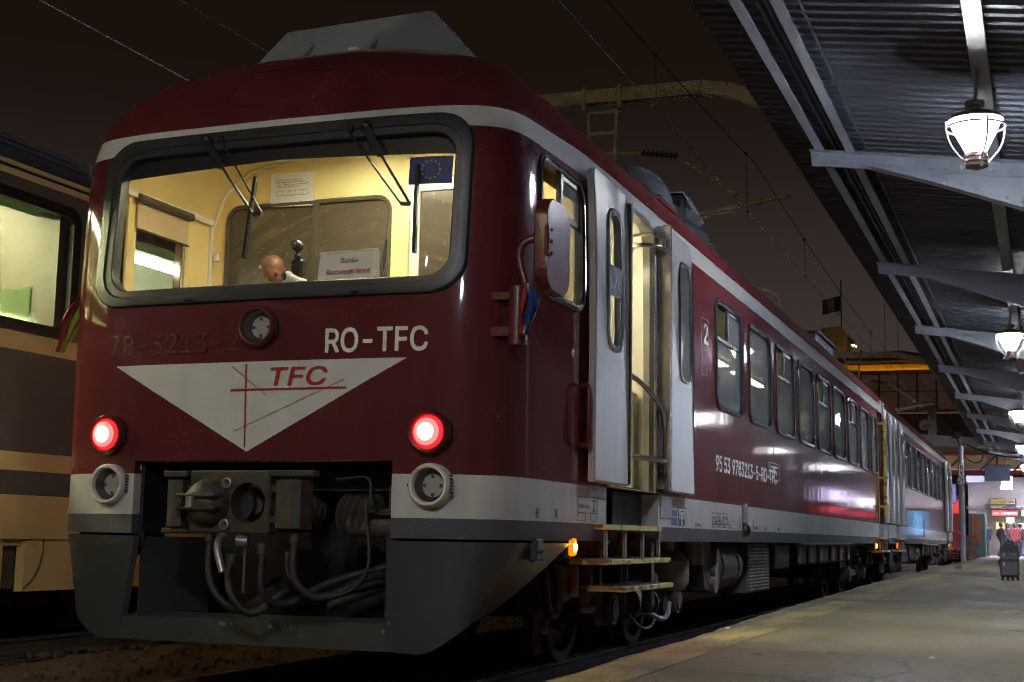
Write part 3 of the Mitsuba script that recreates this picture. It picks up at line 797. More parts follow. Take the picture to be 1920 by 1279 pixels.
seat_rows(car, 5.2, 16.6)
vl = part(car, 'ceiling_light', box((0.15, 2.0, 3.40), (0.5, 3.2, 3.45), 0.01), 'saloon_cream', smooth=False)
part(vl, 'tube', box((0.18, 2.05, 3.385), (0.46, 3.15, 3.399)), 'paper', smooth=False, emit=(100.0, 92.0, 68.0), weight=6.0)
part(car, 'vestibule_panel', cat(box((0.55, 3.16, 1.236), (1.34, 3.20, 3.40)), box((-1.3, 2.6, 1.236), (-1.26, 4.5, 3.4)), box((0.2, 3.2, 1.236), (0.24, 4.5, 3.4))), 'saloon_cream', smooth=False)

# cab side window, with its two quarter panes
side_window(car, *CABWIN, vent=True)

# windscreen
Lw = lambda g: rloop(-1.22, 1.20, 2.175, 3.225, 0.20, g, 8, 0.08)
Li = lambda g: rloop(-1.085, 1.105, 2.275, 3.10, 0.14, g, 8, 0.08)
lo_, li_ = Lw(0.0), Li(0.0)

def morph(a, b, n=160):
    def res(l):
        l = np.vstack([l, l[:1]])
        c = np.array([0.0, 2.70])
        ang = np.unwrap(np.arctan2(l[:, 1] - c[1], (l[:, 0] - c[0]) * 0.4))
        u = np.linspace(0, 2 * np.pi, n, endpoint=False) + ang[0]
        return np.column_stack([np.interp(u, ang, l[:, 0]), np.interp(u, ang, l[:, 1])])
    return res(a), res(b)

A, B = morph(Lw(0.0), Li(0.0))
ws = part(car, 'windscreen_frame', front_ring([A, A + (B - A) * 0.03, A + (B - A) * 0.10, A + (B - A) * 0.55, A + (B - A) * 0.60, A + (B - A) * 0.93, B, B], [-0.004, 0.016, 0.024, 0.024, 0.014, 0.014, 0.004, -0.06]), 'rubber_grey', smooth=35)
gx = np.linspace(-1.12, 1.14, 25)
gz = np.linspace(2.25, 3.12, 9)
GX, GZ = np.meshgrid(gx, gz, indexing='ij')
part(ws, 'pane', sheet(np.stack([GX, ysurf(GX, GZ) + 0.02, GZ], -1)), 'glass', smooth=True)
bx = np.linspace(-1.10, 1.12, 25)
bz = np.array([2.985, 3.115])
BX, BZ = np.meshgrid(bx, bz, indexing='ij')
part(ws, 'dark_band', sheet(np.stack([BX, ysurf(BX, BZ) + 0.035, BZ + 0.035 * (1 - np.abs(BX))], -1)), 'rubber', smooth=True, label='black band along the top of the windscreen')
for y_ in (2.205, 2.20):
    pass
part(ws, 'catch', cat(*[box((x_, float(ysurf(x_, 2.20)) - 0.04, 2.19), (x_ + 0.05, float(ysurf(x_, 2.20)) - 0.02, 2.205), 0.004) for x_ in (-0.52, 0.55)]), 'rubber', smooth=False)

def fpt(x, z, o):
    return (x, float(ysurf(x, z)) - o, z)

for px, pz, ex_, ez, b0, b1 in ((-0.475, 3.165, -0.09, 2.675, (-0.108, 2.905), (-0.135, 2.42)), (0.575, 3.155, 0.885, 2.675, (0.905, 2.905), (0.92, 2.40))):
    w = part(car, 'wiper', cat(ball(fpt(px, pz, 0.045), 0.036, 2), bar(fpt(px, pz, 0.055), fpt(px + (ex_ - px) * 0.38, pz + (ez - pz) * 0.38, 0.065), 0.045, 0.02, (0, 1, 0)),
                               tube([fpt(px + (ex_ - px) * 0.36, pz + (ez - pz) * 0.36, 0.065), fpt(ex_, ez, 0.055)], 0.008, 6)), 'rubber', smooth=30)
    sgn = 1 if px < 0 else -1
    q = (ex_ + 0.055 * sgn, ez + 0.005)
    part(w, 'link_rod', cat(tube([fpt(px + 0.10 * sgn - (0.02 if sgn < 0 else 0), pz - 0.005, 0.045), fpt(*q, 0.055)], 0.0055, 6), bar(fpt(*q, 0.055), fpt(ex_, ez, 0.055), 0.022, 0.014, (0, 1, 0)), ball(fpt(px + 0.10 * sgn, pz, 0.04), 0.02, 1)), 'rubber')
    part(w, 'blade', cat(bar(fpt(*b0, 0.035), fpt(*b1, 0.035), 0.018, 0.026, (0, 1, 0)), bar(fpt(b0[0] * 0.7 + b1[0] * 0.3, b0[1] * 0.7 + b1[1] * 0.3, 0.05), fpt(b0[0] * 0.3 + b1[0] * 0.7, b0[1] * 0.3 + b1[1] * 0.7, 0.05), 0.012, 0.014, (0, 1, 0))), 'plastic_black', smooth=False)

# lamps on the nose
headlight(car, 'headlight', -0.985, 1.137, 0.118, 'lamp_ring', False)
headlight(car, 'headlight', 1.045, 1.140, 0.118, 'lamp_ring', False)
headlight(car, 'headlight', -0.015, 2.022, 0.118, 'burgundy', False)
headlight(car, 'tail_lamp', -1.015, 1.424, 0.118, 'burgundy', True)
headlight(car, 'tail_lamp', 1.035, 1.422, 0.118, 'burgundy', True)

# writing on the nose
text_front(car, 'RO-TFC', 0.128, 0.385, 1.868, 'letter_white', sx=0.875, bold=True, name='lettering')
text_front(car, '78-3213-2', 0.118, -1.075, 1.89, 'ghost', sx=0.98, bold=True)
text_front(car, 'TFC', 0.098, 0.03, 1.690, 'tfc_red', sx=1.42, shear=0.22, bold=True)
strip_front(car, (-0.097, 1.815), (-0.085, 1.345), 0.012, 0.010, 'tfc_red')
strip_front(car, (-0.19, 1.668), (0.535, 1.670), 0.014, 0.010, 'tfc_red')
strip_front(car, (-0.185, 1.80), (0.04, 1.635), 0.005, 0.003, 'tfc_red')
strip_front(car, (-0.16, 1.435), (0.52, 1.715), 0.003, 0.003, 'tfc_red')
# bolted hatch over the windscreen
hl = lambda g: rloop(-0.43, 0.18, 3.40, 3.685, 0.04, g)
part(car, 'roof_hatch', front_ring([hl(0.004), hl(0.002), hl(-0.004), hl(-0.006)], [-0.001, 0.004, 0.004, -0.001]), 'burgundy', smooth=30)
hp = [hl(-0.006 - 0.02 * k) for k in range(1)]
part(car, 'hatch_bolt', cat(*[ball(fpt(x_, z_, 0.002), 0.008, 1, (1, 0.5, 1)) for x_ in (-0.40, 0.15) for z_ in (3.43, 3.655)]), 'rubber_grey')
part(car, 'corner_bolt', cat(*[ball((float(_w(z_)) * c_, float(ysurf(float(_w(z_)) * c_, z_)) - 0.001, z_), 0.008, 1) for z_ in (3.12, 2.78) for c_ in (0.90, 0.955, 0.985)], ball((1.40, 0.45, 3.10), 0.009, 1), ball((1.405, 0.52, 3.07), 0.009, 1)), 'rubber')

# front skirt (valance): wings either side of the coupler opening, wrapped back round the corners
ZT = 0.845

def wing_rows(x_top, x_low, k):
    """One wing: a flat front panel, a tight corner and a flat side panel that rises to the rear; k widens it."""
    fr_t = np.array([(x, float(ysurf(x, 0.9)) + 0.012) for x in np.linspace(x_top, 1.27, 9)])
    co_t = np.array([(x, float(ysurf(x, 0.9)) + 0.012) for x in (1.31, 1.35, 1.38, 1.40)])
    sd_t = np.column_stack([np.linspace(1.412, 1.425, 12), np.linspace(float(ysurf(1.40, 0.9)) + 0.06, 1.17, 12)])
    t_ = np.vstack([fr_t, co_t, sd_t])
    fr_b = np.column_stack([np.r_[np.linspace(x_low, 0.96, 4), 1.00, 1.05, 1.10, 1.145, 1.175], [0.02, 0.02, 0.02, 0.022, 0.024, 0.028, 0.036, 0.05, 0.066], [0.262, 0.258, 0.254, 0.252, 0.258, 0.278, 0.308, 0.340, 0.365]])
    co_b = np.array([(1.193, 0.078, 0.380), (1.210, 0.095, 0.396), (1.224, 0.118, 0.412), (1.236, 0.145, 0.428)])
    u = np.linspace(0.02, 1, 12)
    sd_b = np.column_stack([1.237 + 0.188 * u ** 0.9, 0.16 + 1.01 * u, 0.43 + 0.412 * u ** 1.15])
    b_ = np.vstack([fr_b, co_b, sd_b])
    rows = [np.column_stack([t_, np.full(len(t_), ZT)]) * (1 - q) + b_ * q for q in np.linspace(0, 1, 7)]
    o = np.stack(rows, 0)
    i_ = o.copy()
    i_[..., 0] -= 0.02
    i_[..., 1] += 0.03
    i_[..., 2] += np.linspace(0, 0.012, 7)[:, None]
    return o * [k, 1, 1], i_ * [k, 1, 1]


def slab(o, i):
    a, b = o.shape[:2]
    m1, m2 = sheet(o), sheet(i)
    rim = np.vstack([o[0], o[1:, -1], o[-1, -2::-1], o[-2:0:-1, 0]])
    rim2 = np.vstack([i[0], i[1:, -1], i[-1, -2::-1], i[-2:0:-1, 0]])
    return cat(m1, TM(m2.vertices, m2.faces[:, ::-1]), skin([rim, rim2]))

va = thing('railcar__front_skirt', None, None)
for k_, xt, xl in ((1.0, 0.80, 0.77), (LEFT, 0.76, 0.87)):
    wing = slab(*wing_rows(xt, xl, k_))
    if k_ != 1.0:
        wing = mv(TM(wing.vertices, wing.faces[:, ::-1]), lambda v: v * [-1, 1, 1])
    part(va, 'wing', wing, 'valance', smooth=32)
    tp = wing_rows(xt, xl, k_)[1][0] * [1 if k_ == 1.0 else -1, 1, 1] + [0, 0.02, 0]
    part(va, 'gap_shade_strip', sheet(np.stack([tp * [0.985, 1, 1] + [0, 0, -0.06], tp * [0.985, 1, 1] + [0, 0, 0.03]], 0)), 'well_dark', smooth=False)  # dark strip added behind the gap, standing in for its shade
part(va, 'bottom_sill', cat(hull([(-0.93, 0.017, 0.258), (0.79, 0.017, 0.258), (-0.93, 0.017, 0.385), (0.79, 0.017, 0.405), (-0.89, 0.20, 0.41), (0.79, 0.20, 0.42), (-0.89, 0.20, 0.27), (0.79, 0.20, 0.27)])), 'valance', smooth=False)
for s in (-1, 1):
    part(va, 'side_plate', hull([(0.80 * s, 0.02, 0.27), (0.80 * s, 0.02, 0.84), (0.66 * s if s < 0 else 0.70, 0.55, 0.30), (0.72 * s, 0.55, 0.84), (0.83 * s, 0.05, 0.27), (0.83 * s, 0.05, 0.84), (0.75 * s, 0.57, 0.3), (0.75 * s, 0.57, 0.84)]), 'valance', smooth=False)
part(va, 'latch', cat(box((1.40, 0.52, 0.745), (1.445, 0.64, 0.87), 0.01), *[ball((1.447, 0.555 + 0.05 * k, 0.80), 0.012, 1) for k in range(2)], box((1.405, 0.50, 0.735), (1.44, 0.655, 0.747))), 'coupler', smooth=False)
# coupler well: back, sides, ceiling
part(car, 'coupler_well', cat(box((-0.85, 0.75, 0.3), (0.85, 0.78, 1.30)), box((-0.823, 0.012, 0.862), (-0.80, 0.76, 1.27)), box((0.795, 0.012, 0.862), (0.818, 0.76, 1.27)), box((-0.82, 0.0, 1.262), (0.815, 0.76, 1.272))), 'well_dark', smooth=False)
part(car, 'well_beam', cat(box((0.05, 0.30, 1.12), (0.75, 0.36, 1.19)), box((0.66, 0.25, 0.9), (0.80, 0.4, 1.2)), bar((0.80, 0.1, 1.0), (0.80, 0.1, 0.55), 0.03, 0.02), bar((0.60, 0.1, 1.0), (0.8, 0.1, 1.01), 0.02, 0.02)), 'coupler', smooth=False)

# automatic coupler
cz0, cz1, cy = 0.865, 1.205, -0.36
cp = part(car, 'coupler', unman(man(box((-0.245, cy, cz0), (0.255, cy + 0.10, cz1), 0.012)) - man(cyl((0.125, cy - 0.2, 1.03), (0.125, cy + 0.3, 1.03), 0.108, n=36))), 'coupler', smooth=25)
part(cp, 'cone', cat(revolve([(0.128, 0), (0.125, 0.03), (0.105, 0.075), (0.06, 0.105), (0.01, 0.11)], (-0.115, cy, 1.03), (0, -1, 0), 32), box((-0.245, cy - 0.13, 0.985), (0.0, cy - 0.03, 1.01), 0.01), box((-0.245, cy - 0.13, 1.052), (0.0, cy - 0.03, 1.077), 0.01), box((-0.245, cy - 0.13, 1.0), (-0.205, cy - 0.03, 1.06), 0.01)), 'coupler', smooth=40)
part(cp, 'pin', cyl((-0.155, cy - 0.118, 1.0), (-0.155, cy - 0.118, 1.06), 0.025, n=14), 'steel_worn')
part(cp, 'hook_plate', cat(box((0.02, cy + 0.16, 1.0), (0.22, cy + 0.2, 1.045), 0.01), cyl((0.09, cy + 0.14, 1.02), (0.09, cy + 0.2, 1.02), 0.045), box((0.17, cy + 0.13, 1.01), (0.235, cy + 0.15, 1.06), 0.005), box((-0.02, cy + 0.22, 0.9), (0.25, cy + 0.24, 1.16))), 'coupler', smooth=25)
for z_, x_ in ((1.135, 0.0), (0.915, -0.005)):
    part(cp, 'air_port', revolve([(0.030, 0), (0.030, 0.02), (0.022, 0.022), (0.015, 0.012), (0.013, 0.0)], (x_, cy, z_), (0, -1, 0), 18, closed=False), 'steel_worn', smooth=40)
part(cp, 'horn_bar', cat(box((-0.40, cy - 0.02, 1.165), (-0.25, cy + 0.08, 1.20), 0.006), box((-0.40, cy - 0.02, 0.865), (-0.24, cy + 0.08, 0.892), 0.006), box((0.255, cy - 0.01, 1.17), (0.52, cy + 0.06, 1.205), 0.006)), 'coupler', smooth=False)
for nm, x0, x1 in (('contact_box', -0.365, -0.262), ('contact_box', 0.305, 0.465)):
    part(cp, nm, hull([(x0 + 0.01, cy + 0.05, 0.895), (x1, cy + 0.09, 0.895), (x0 + 0.01, cy + 0.05, 1.155), (x1, cy + 0.09, 1.155), (x0 + 0.02, cy - 0.05, 0.9), (x1 - 0.045, cy - 0.06, 0.9), (x0 + 0.02, cy - 0.05, 1.15), (x1 - 0.045, cy - 0.06, 1.15), (x1 - 0.005, cy - 0.03, 0.9), (x1 - 0.005, cy - 0.03, 1.15)]), 'coupler', smooth=False)
part(cp, 'hinge', cat(*[box((xa, cy, z_), (xa + 0.035, cy + 0.05, z_ + 0.04), 0.006) for xa in (0.262, -0.262) for z_ in (0.925, 1.085)]), 'rubber_grey', smooth=False)
part(cp, 'shank', cat(cyl((0, cy + 0.1, 1.03), (0, 0.75, 1.03), 0.10, n=20), *[revolve([(0.13, 0), (0.15, 0.02), (0.13, 0.04)], (0.0, 0.1 + 0.06 * k, 1.03), (0, 1, 0), 20) for k in range(7)]), 'hose', smooth=35)
part(cp, 'drawgear', cat(cyl((0.45, 0.2, 0.93), (0.8, 0.25, 0.93), 0.07), *[revolve([(0.09, 0), (0.115, 0.015), (0.09, 0.03)], (0.40 + 0.045 * k, 0.22, 0.99), (1, -0.1, -0.1), 18) for k in range(5)]), 'underframe', smooth=35)
part(cp, 'release_handle', cat(tube(curve([(-0.02, cy + 0.04, 0.86), (-0.03, cy - 0.02, 0.83), (-0.01, cy - 0.05, 0.76), (0.03, cy - 0.06, 0.665)], 12), 0.021, 10), cyl((0.05, cy + 0.03, 0.83), (0.11, cy + 0.05, 0.83), 0.035)), 'steel_worn', smooth=40)
for nm, P_, r_ in (('hose', [(-0.125, cy + 0.04, 0.86), (-0.125, cy + 0.04, 0.76), (-0.095, cy + 0.03, 0.60), (-0.02, cy + 0.05, 0.50), (0.06, cy + 0.12, 0.46)], 0.020),
                   ('hose', [(0.0, cy + 0.06, 0.74), (0.01, cy + 0.03, 0.62), (0.06, cy + 0.02, 0.52), (0.13, cy + 0.06, 0.455), (0.22, cy + 0.12, 0.50), (0.26, cy + 0.22, 0.56)], 0.022),
                   ('hose', [(0.20, cy + 0.04, 0.80), (0.205, cy + 0.03, 0.66), (0.225, cy + 0.05, 0.54), (0.275, cy + 0.12, 0.50), (0.40, cy + 0.25, 0.57), (0.58, cy + 0.4, 0.66), (0.78, cy + 0.5, 0.72)], 0.021),
                   ('hose', [(0.395, cy + 0.04, 0.86), (0.395, cy + 0.03, 0.74), (0.42, cy + 0.03, 0.62), (0.50, cy + 0.08, 0.55), (0.60, cy + 0.16, 0.57), (0.78, cy + 0.4, 0.64)], 0.023),
                   ('hose', [(0.36, cy + 0.03, 0.76), (0.365, cy + 0.02, 0.69), (0.40, cy + 0.03, 0.62), (0.50, cy + 0.1, 0.555), (0.62, cy + 0.14, 0.56), (0.70, cy + 0.2, 0.62), (0.72, cy + 0.26, 0.72), (0.69, cy + 0.3, 0.9), (0.68, cy + 0.3, 1.06)], 0.010)):
    h_ = part(cp, nm, tube(curve(P_, 28), r_, 10), 'hose', smooth=40)
    part(h_, 'collar', cat(cyl(np.array(P_[0]) + [0, 0, 0.02], np.array(P_[0]) - [0, 0, 0.035], r_ * 1.35, n=14)), 'coupler')
part(cp, 'pipe', cat(tube(curve([(0.46, 0.0, 1.18), (0.60, 0.0, 1.185), (0.66, 0.0, 1.17), (0.672, 0.0, 1.10), (0.675, 0.0, 1.04)], 14), 0.009), box((0.64, -0.02, 1.03), (0.70, 0.02, 1.06))), 'hose')
chain = []
for k in range(12):
    a = np.linspace(0, 2 * np.pi, 9)
    c = np.array([0.09, cy + 0.05, 0.78 - 0.019 * k])
    d = np.array([1.0, 0, 0]) if k % 2 else np.array([0, 1.0, 0])
    chain.append(tube([c + d * 0.006 * math.cos(q) + np.array([0, 0, 0.013 * math.sin(q)]) for q in a], 0.0025, 5))
part(cp, 'chain', cat(chain), 'steel_worn')
part(car, 'gear_case', cat(hull([(-0.55, 0.30, 0.30), (-0.20, 0.30, 0.30), (-0.30, 0.25, 0.42), (-0.05, 0.35, 0.62), (-0.18, 0.5, 0.62), (-0.55, 0.5, 0.32)]), cyl((0.2, 0.45, 0.46), (0.82, 0.55, 0.70), 0.03), cyl((0.32, 0.4, 0.56), (0.8, 0.5, 0.68), 0.025)), 'hose', smooth=35)

# bogies and underside
bogie(car, 3.74)
bogie(car, 16.6, det=False)
part(car, 'rail_guard', cat(bar((0.80, 2.25, 0.09), (0.80, 2.25, 0.62), 0.07, 0.18, (0, 1, 0)), box((0.74, 2.1, 0.36), (0.90, 2.4, 0.62), 0.01), bar((0.82, 2.35, 0.3), (0.82, 2.5, 0.3), 0.03, 0.03)), 'underframe', smooth=False)
part(car, 'sand_box', hull([(1.0, 1.62, 0.74), (1.18, 1.62, 0.70), (1.0, 1.98, 0.72), (1.18, 1.98, 0.70), (1.0, 1.65, 0.42), (1.18, 1.62, 0.44), (1.0, 1.92, 0.44), (1.18, 1.92, 0.48)]), 'underframe', smooth=False)
part(car, 'sand_hose', tube(curve([(1.20, 1.30, 0.72), (1.22, 1.34, 0.50), (1.22, 1.42, 0.40), (1.22, 1.54, 0.42), (1.20, 1.60, 0.60), (1.16, 1.60, 0.75)], 24), 0.026, 10), 'hose', smooth=40)
part(car, 'sand_pipe', cat(bar((1.15, 1.52, 0.42), (1.15, 1.52, 0.28), 0.03, 0.03), cyl((1.19, 1.9, 0.57), (1.21, 1.9, 0.57), 0.05)), 'underframe', smooth=False)
part(car, 'vertical_damper', cat(cyl((1.15, 2.25, 0.40), (1.15, 2.25, 0.62), 0.055, n=16), cyl((1.15, 2.25, 0.62), (1.15, 2.25, 0.90), 0.08, n=16), cyl((1.15, 2.25, 0.38), (1.15, 2.25, 0.42), 0.09, n=16)), 'underframe', smooth=35)
part(car, 'air_hose', tube(curve([(1.14, 2.3, 0.84), (1.20, 2.6, 0.82), (1.22, 2.85, 0.66), (1.20, 2.9, 0.48)], 18), 0.03, 10), 'hose', smooth=40)
undergear(car, L1, [('jar', 4.35, 5.05, 0.43, 0.86), ('pipe', 5.25, 0, 0.66, 0.86), ('bracket', 5.35, 6.1, 0.40, 0.86), ('tank', 6.0, 7.35, 0.40, 0.84), ('grille', 7.45, 8.6, 0.34, 0.85), ('case', 9.2, 10.2, 0.55, 0.85), ('battery', 10.55, 15.3, 0.58, 0.83)])
steps(car, 1.64, 3.24)
amber(car, 1.235)
amber(car, 17.46)
steps(car, 17.5, 18.9, False)
part(car, 'step_well', cat(box((1.0, 1.88, 0.86), (1.02, 3.24, 1.21)), box((1.02, 1.86, 0.86), (1.42, 1.88, 1.21)), box((1.02, 3.22, 0.86), (1.42, 3.24, 1.2)), box((1.28, 2.45, 0.95), (1.30, 3.22, 1.2))), 'rubber_grey', smooth=False)

# open door: leaves, rubber edges, grab rails
d1 = leaf(car, 1.395, 2.145, wy=(1.66, 1.955), clear=True)
part(d1, 'sticker', box((1.505, 1.665, 2.44), (1.507, 1.95, 2.64)), 'rubber_grey', smooth=False)  # grey panel and lettering put in place of a reflection on the pane
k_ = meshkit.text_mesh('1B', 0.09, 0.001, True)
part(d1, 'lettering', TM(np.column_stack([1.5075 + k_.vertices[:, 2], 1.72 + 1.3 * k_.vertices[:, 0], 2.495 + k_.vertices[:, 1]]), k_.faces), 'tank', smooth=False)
part(d1, 'edge_rubber', cat(box((1.455, 2.146, 1.23), (1.505, 2.17, 3.15), 0.006)), 'rubber', smooth=False)
part(d1, 'edge_strip', box((1.46, 2.171, 1.235), (1.512, 2.178, 3.16)), 'steel_worn', smooth=False)
d2 = leaf(car, 3.285, 4.03, wy=(3.56, 3.88), round_first=False)
part(d2, 'edge_rubber', box((1.44, 3.235, 1.225), (1.506, 3.284, 3.24), 0.008), 'rubber', smooth=False)
part(d2, 'edge_strip', box((1.40, 3.222, 1.225), (1.508, 3.234, 3.23)), 'steel_worn', smooth=False)
part(d2, 'rivet', cat(*[ball((1.504, 3.262, 1.30 + 0.115 * k), 0.0065, 1) for k in range(17)]), 'steel_worn')
part(d2, 'foot_bracket', hull([(1.43, 3.10, 1.24), (1.49, 3.10, 1.24), (1.43, 3.22, 1.24), (1.49, 3.22, 1.24), (1.43, 3.22, 1.37), (1.49, 3.22, 1.37)]), 'rubber_grey', smooth=False)
def door_loop(y0, y1, z0, z1, r):
    return np.array([(y0, z0), (y1, z0), *[(y1 - r + r * math.cos(a), z1 - r + r * math.sin(a)) for a in np.linspace(0, math.pi / 2, 8)], *[(y0 + r + r * math.cos(a), z1 - r + r * math.sin(a)) for a in np.linspace(math.pi / 2, math.pi, 8)]])


jl = door_loop(1.93, 3.09, 1.215, 3.19, 0.15)
jo = door_loop(1.88, 3.14, 1.205, 3.24, 0.18)
part(car, 'door_frame', side_ring([jo, jo * 0.5 + jl * 0.5, jl, jl], [0.003, 0.018, 0.010, -0.08]), 'steel_worn', smooth=40)
part(car, 'door_seal', cat(box((1.385, 3.085, 1.22), (1.42, 3.118, 3.06)), box((1.36, 3.10, 1.22), (1.384, 3.118, 3.06))), 'rubber', smooth=False)
part(car, 'grab_rail', cat(tube(curve([(1.25, 3.02, 3.0), (1.38, 2.9, 3.02), (1.46, 3.02, 3.03), (1.47, 3.24, 3.03)], 16), 0.017, 10), tube([(1.10, 2.9, 3.09), (1.45, 2.9, 3.10), (1.47, 3.16, 3.105)], 0.012, 8), box((1.44, 3.12, 3.05), (1.485, 3.19, 3.13), 0.01)), 'chrome', smooth=40)
part(car, 'hand_rail', cat(tube(curve([(1.20, 2.35, 2.06), (1.38, 2.6, 2.02), (1.455, 2.95, 1.90), (1.47, 3.18, 1.78), (1.47, 3.22, 1.70)], 20), 0.019, 10), tube([(1.47, 3.22, 1.72), (1.47, 3.22, 1.30)], 0.017, 8)), 'chrome', smooth=40)
part(car, 'hand_rail', cat(tube(curve([(1.22, 2.35, 1.44), (1.36, 2.6, 1.445), (1.45, 2.95, 1.45), (1.47, 3.22, 1.44)], 14), 0.020, 10)), 'chrome', smooth=40)
part(car, 'door_grab', tube(curve([(1.43, 1.30, 1.80), (1.49, 1.28, 1.80), (1.50, 1.27, 1.72), (1.50, 1.27, 1.52), (1.49, 1.28, 1.45), (1.43, 1.30, 1.45)], 22), 0.016, 10), 'burgundy', smooth=40)
part(car, 'vestibule_cabinet', cat(box((0.95, 3.05, 1.236), (1.28, 3.155, 1.95), 0.01)), 'saloon_cream', smooth=False)
part(car, 'fire_extinguisher', cat(revolve([(0.05, 0), (0.07, 0.03), (0.07, 0.12), (0.04, 0.15)], (1.15, 2.98, 2.0), (0, 0.0, 1), 18), box((1.12, 2.9, 1.7), (1.2, 2.98, 2.0), 0.02)), 'orange', label='orange-red object inside the open door')
part(car, 'socket_plug', revolve([(0.026, 0), (0.026, 0.006), (0.018, 0.008)], (1.426, 1.16, 1.99), (1, 0, 0), 18), 'step_yellow')

# folded mirror, its bracket
ml = rrect(0.11, 0.50, 2.20, 2.72, 0.12)
mb = cat(skin([np.column_stack([np.full(len(ml), x_), 0.305 + (ml[:, 0] - 0.305) * s_, 2.46 + (ml[:, 1] - 2.46) * s_]) for x_, s_ in ((1.545, 0.93), (1.555, 1.0), (1.615, 1.0), (1.625, 0.97))]),
         TM(np.column_stack([np.full(len(ml), 1.625), 0.305 + (ml[:, 0] - 0.305) * 0.97, 2.46 + (ml[:, 1] - 2.46) * 0.97]), fan(len(ml))), TM(np.column_stack([np.full(len(ml), 1.545), 0.305 + (ml[:, 0] - 0.305) * 0.93, 2.46 + (ml[:, 1] - 2.46) * 0.93]), fan(len(ml))))
mi_ = part(car, 'mirror', mb, 'burgundy', smooth=35, label='folded burgundy wing mirror')
part(mi_, 'hinge', cat(box((1.61, 0.10, 2.38), (1.635, 0.17, 2.55), 0.008), *[ball((1.637, 0.15, 2.40 + 0.065 * k), 0.011, 1) for k in range(3)]), 'burgundy')
part(mi_, 'arm', tube(curve([(1.58, 0.20, 2.48), (1.52, 0.15, 2.485), (1.47, 0.14, 2.45), (1.46, 0.14, 2.35), (1.46, 0.14, 2.1)], 20), 0.022, 10), 'burgundy', smooth=40)
part(mi_, 'post', cat(cyl((1.45, 0.14, 1.90), (1.45, 0.14, 2.22), 0.052, n=18), box((1.30, 0.1, 1.95), (1.45, 0.2, 2.0)), box((1.30, 0.1, 2.15), (1.45, 0.2, 2.19))), 'burgundy', smooth=35)

# writing and labels on the side
text_side(car, '95 53 9783213-5-RO-TFC', 0.135, 5.12, 1.475, 'letter_white', sx=1.18, bold=True)
text_side(car, '2', 0.17, 4.66, 2.535, 'letter_white', sx=1.3, bold=True)
box_lines(car, 4.60, 4.87, 2.50, 2.745, 'letter_white', 0.004)
box_lines(car, 4.60, 4.80, 2.26, 2.37, 'letter_white', 0.004)
box_lines(car, 4.60, 4.80, 2.38, 2.48, 'letter_white', 0.004)
box_lines(car, 7.65, 8.25, 1.51, 1.69, 'letter_white', 0.005)
part(car, 'pictogram', cat(box((1.4262, 7.75, 1.64), (1.427, 8.15, 1.655)), box((1.4262, 7.92, 1.55), (1.427, 7.98, 1.64)), box((1.4262, 7.82, 1.59), (1.427, 8.10, 1.605))), 'letter_white', smooth=False)
text_side(car, 'www', 0.05, 14.2, 1.33, 'letter_white', sx=3.0) if False else None
box_lines(car, 4.99, 5.27, 0.985, 1.11)
box_lines(car, 5.29, 5.60, 0.985, 1.11)
text_side(car, '100', 0.075, 5.01, 1.005, 'ink', sx=1.35)
text_side(car, 'UIC', 0.075, 5.31, 1.005, 'ink', sx=1.35)
text_side(car, 'REV', 0.035, 5.66, 0.99, 'ink', sx=1.5)
box_lines(car, 5.63, 6.05, 0.98, 1.045, w=0.003)
box_lines(car, 3.80, 4.06, 0.98, 1.125)
part(car, 'label_pictogram', cat(*[revolve([(0.028, 0), (0.028, 0.001), (0.020, 0.001)], (1.4262, y_, 1.01), (1, 0, 0), 14) for y_ in (3.87, 3.98)], box((1.4262, 3.85, 1.05), (1.427, 3.88, 1.07)), box((1.4262, 3.97, 1.05), (1.427, 4.0, 1.07)), box((1.4262, 3.9, 1.09), (1.427, 3.97, 1.1))), 'ink', smooth=False)
part(car, 'blue_label', cat(box((1.4262, 3.58, 0.985), (1.427, 3.77, 1.04)), box((1.4262, 3.58, 1.05), (1.427, 3.77, 1.10))), 'ink_blue', smooth=False)
for y_, s_ in ((4.35, '14,10 m'), (6.85, 'R 120 m'), (7.35, '37x42'), (8.1, 'KE-P-A')):
    text_side(car, s_, 0.028, y_, 0.985, 'ink', sx=1.3)
part(car, 'colour_tab', box((1.4262, 6.14, 0.985), (1.427, 6.18, 1.09)), 'tfc_red', smooth=False)
part(car, 'colour_tab', box((1.4262, 6.78, 0.985), (1.427, 6.81, 1.08)), 'kiosk_green', smooth=False)
box_lines(car, 1.30, 1.70, 1.03, 1.13, w=0.003)
box_lines(car, 1.30, 1.45, 0.98, 1.03, w=0.003)
box_lines(car, 1.55, 1.70, 0.98, 1.03, w=0.003)
part(car, 'label_pictogram', cat(box((1.4262, 1.62, 1.05), (1.427, 1.635, 1.11)), box((1.4262, 1.6, 1.105), (1.427, 1.66, 1.115)), box((1.4262, 1.61, 1.04), (1.427, 1.65, 1.05))), 'ink', smooth=False)
text_side(car, 'RIDICA', 0.022, 1.32, 1.06, 'ink', sx=2.0)
for y_ in (0.55, 0.88):
    box_lines(car, y_, y_ + 0.05, 0.985, 1.04, w=0.003)
    part(car, 'label_pictogram', box((1.4262, y_ + 0.021, 0.998), (1.427, y_ + 0.029, 1.028)), 'ink', smooth=False)
part(car, 'cover_plate', box((1.4255, 1.50, 1.13), (1.430, 1.88, 1.203), 0.002), 'steel_worn', smooth=False)
part(car, 'cover_plate', box((1.4255, 3.26, 1.03), (1.430, 3.58, 1.2), 0.002), 'steel_worn', smooth=False)
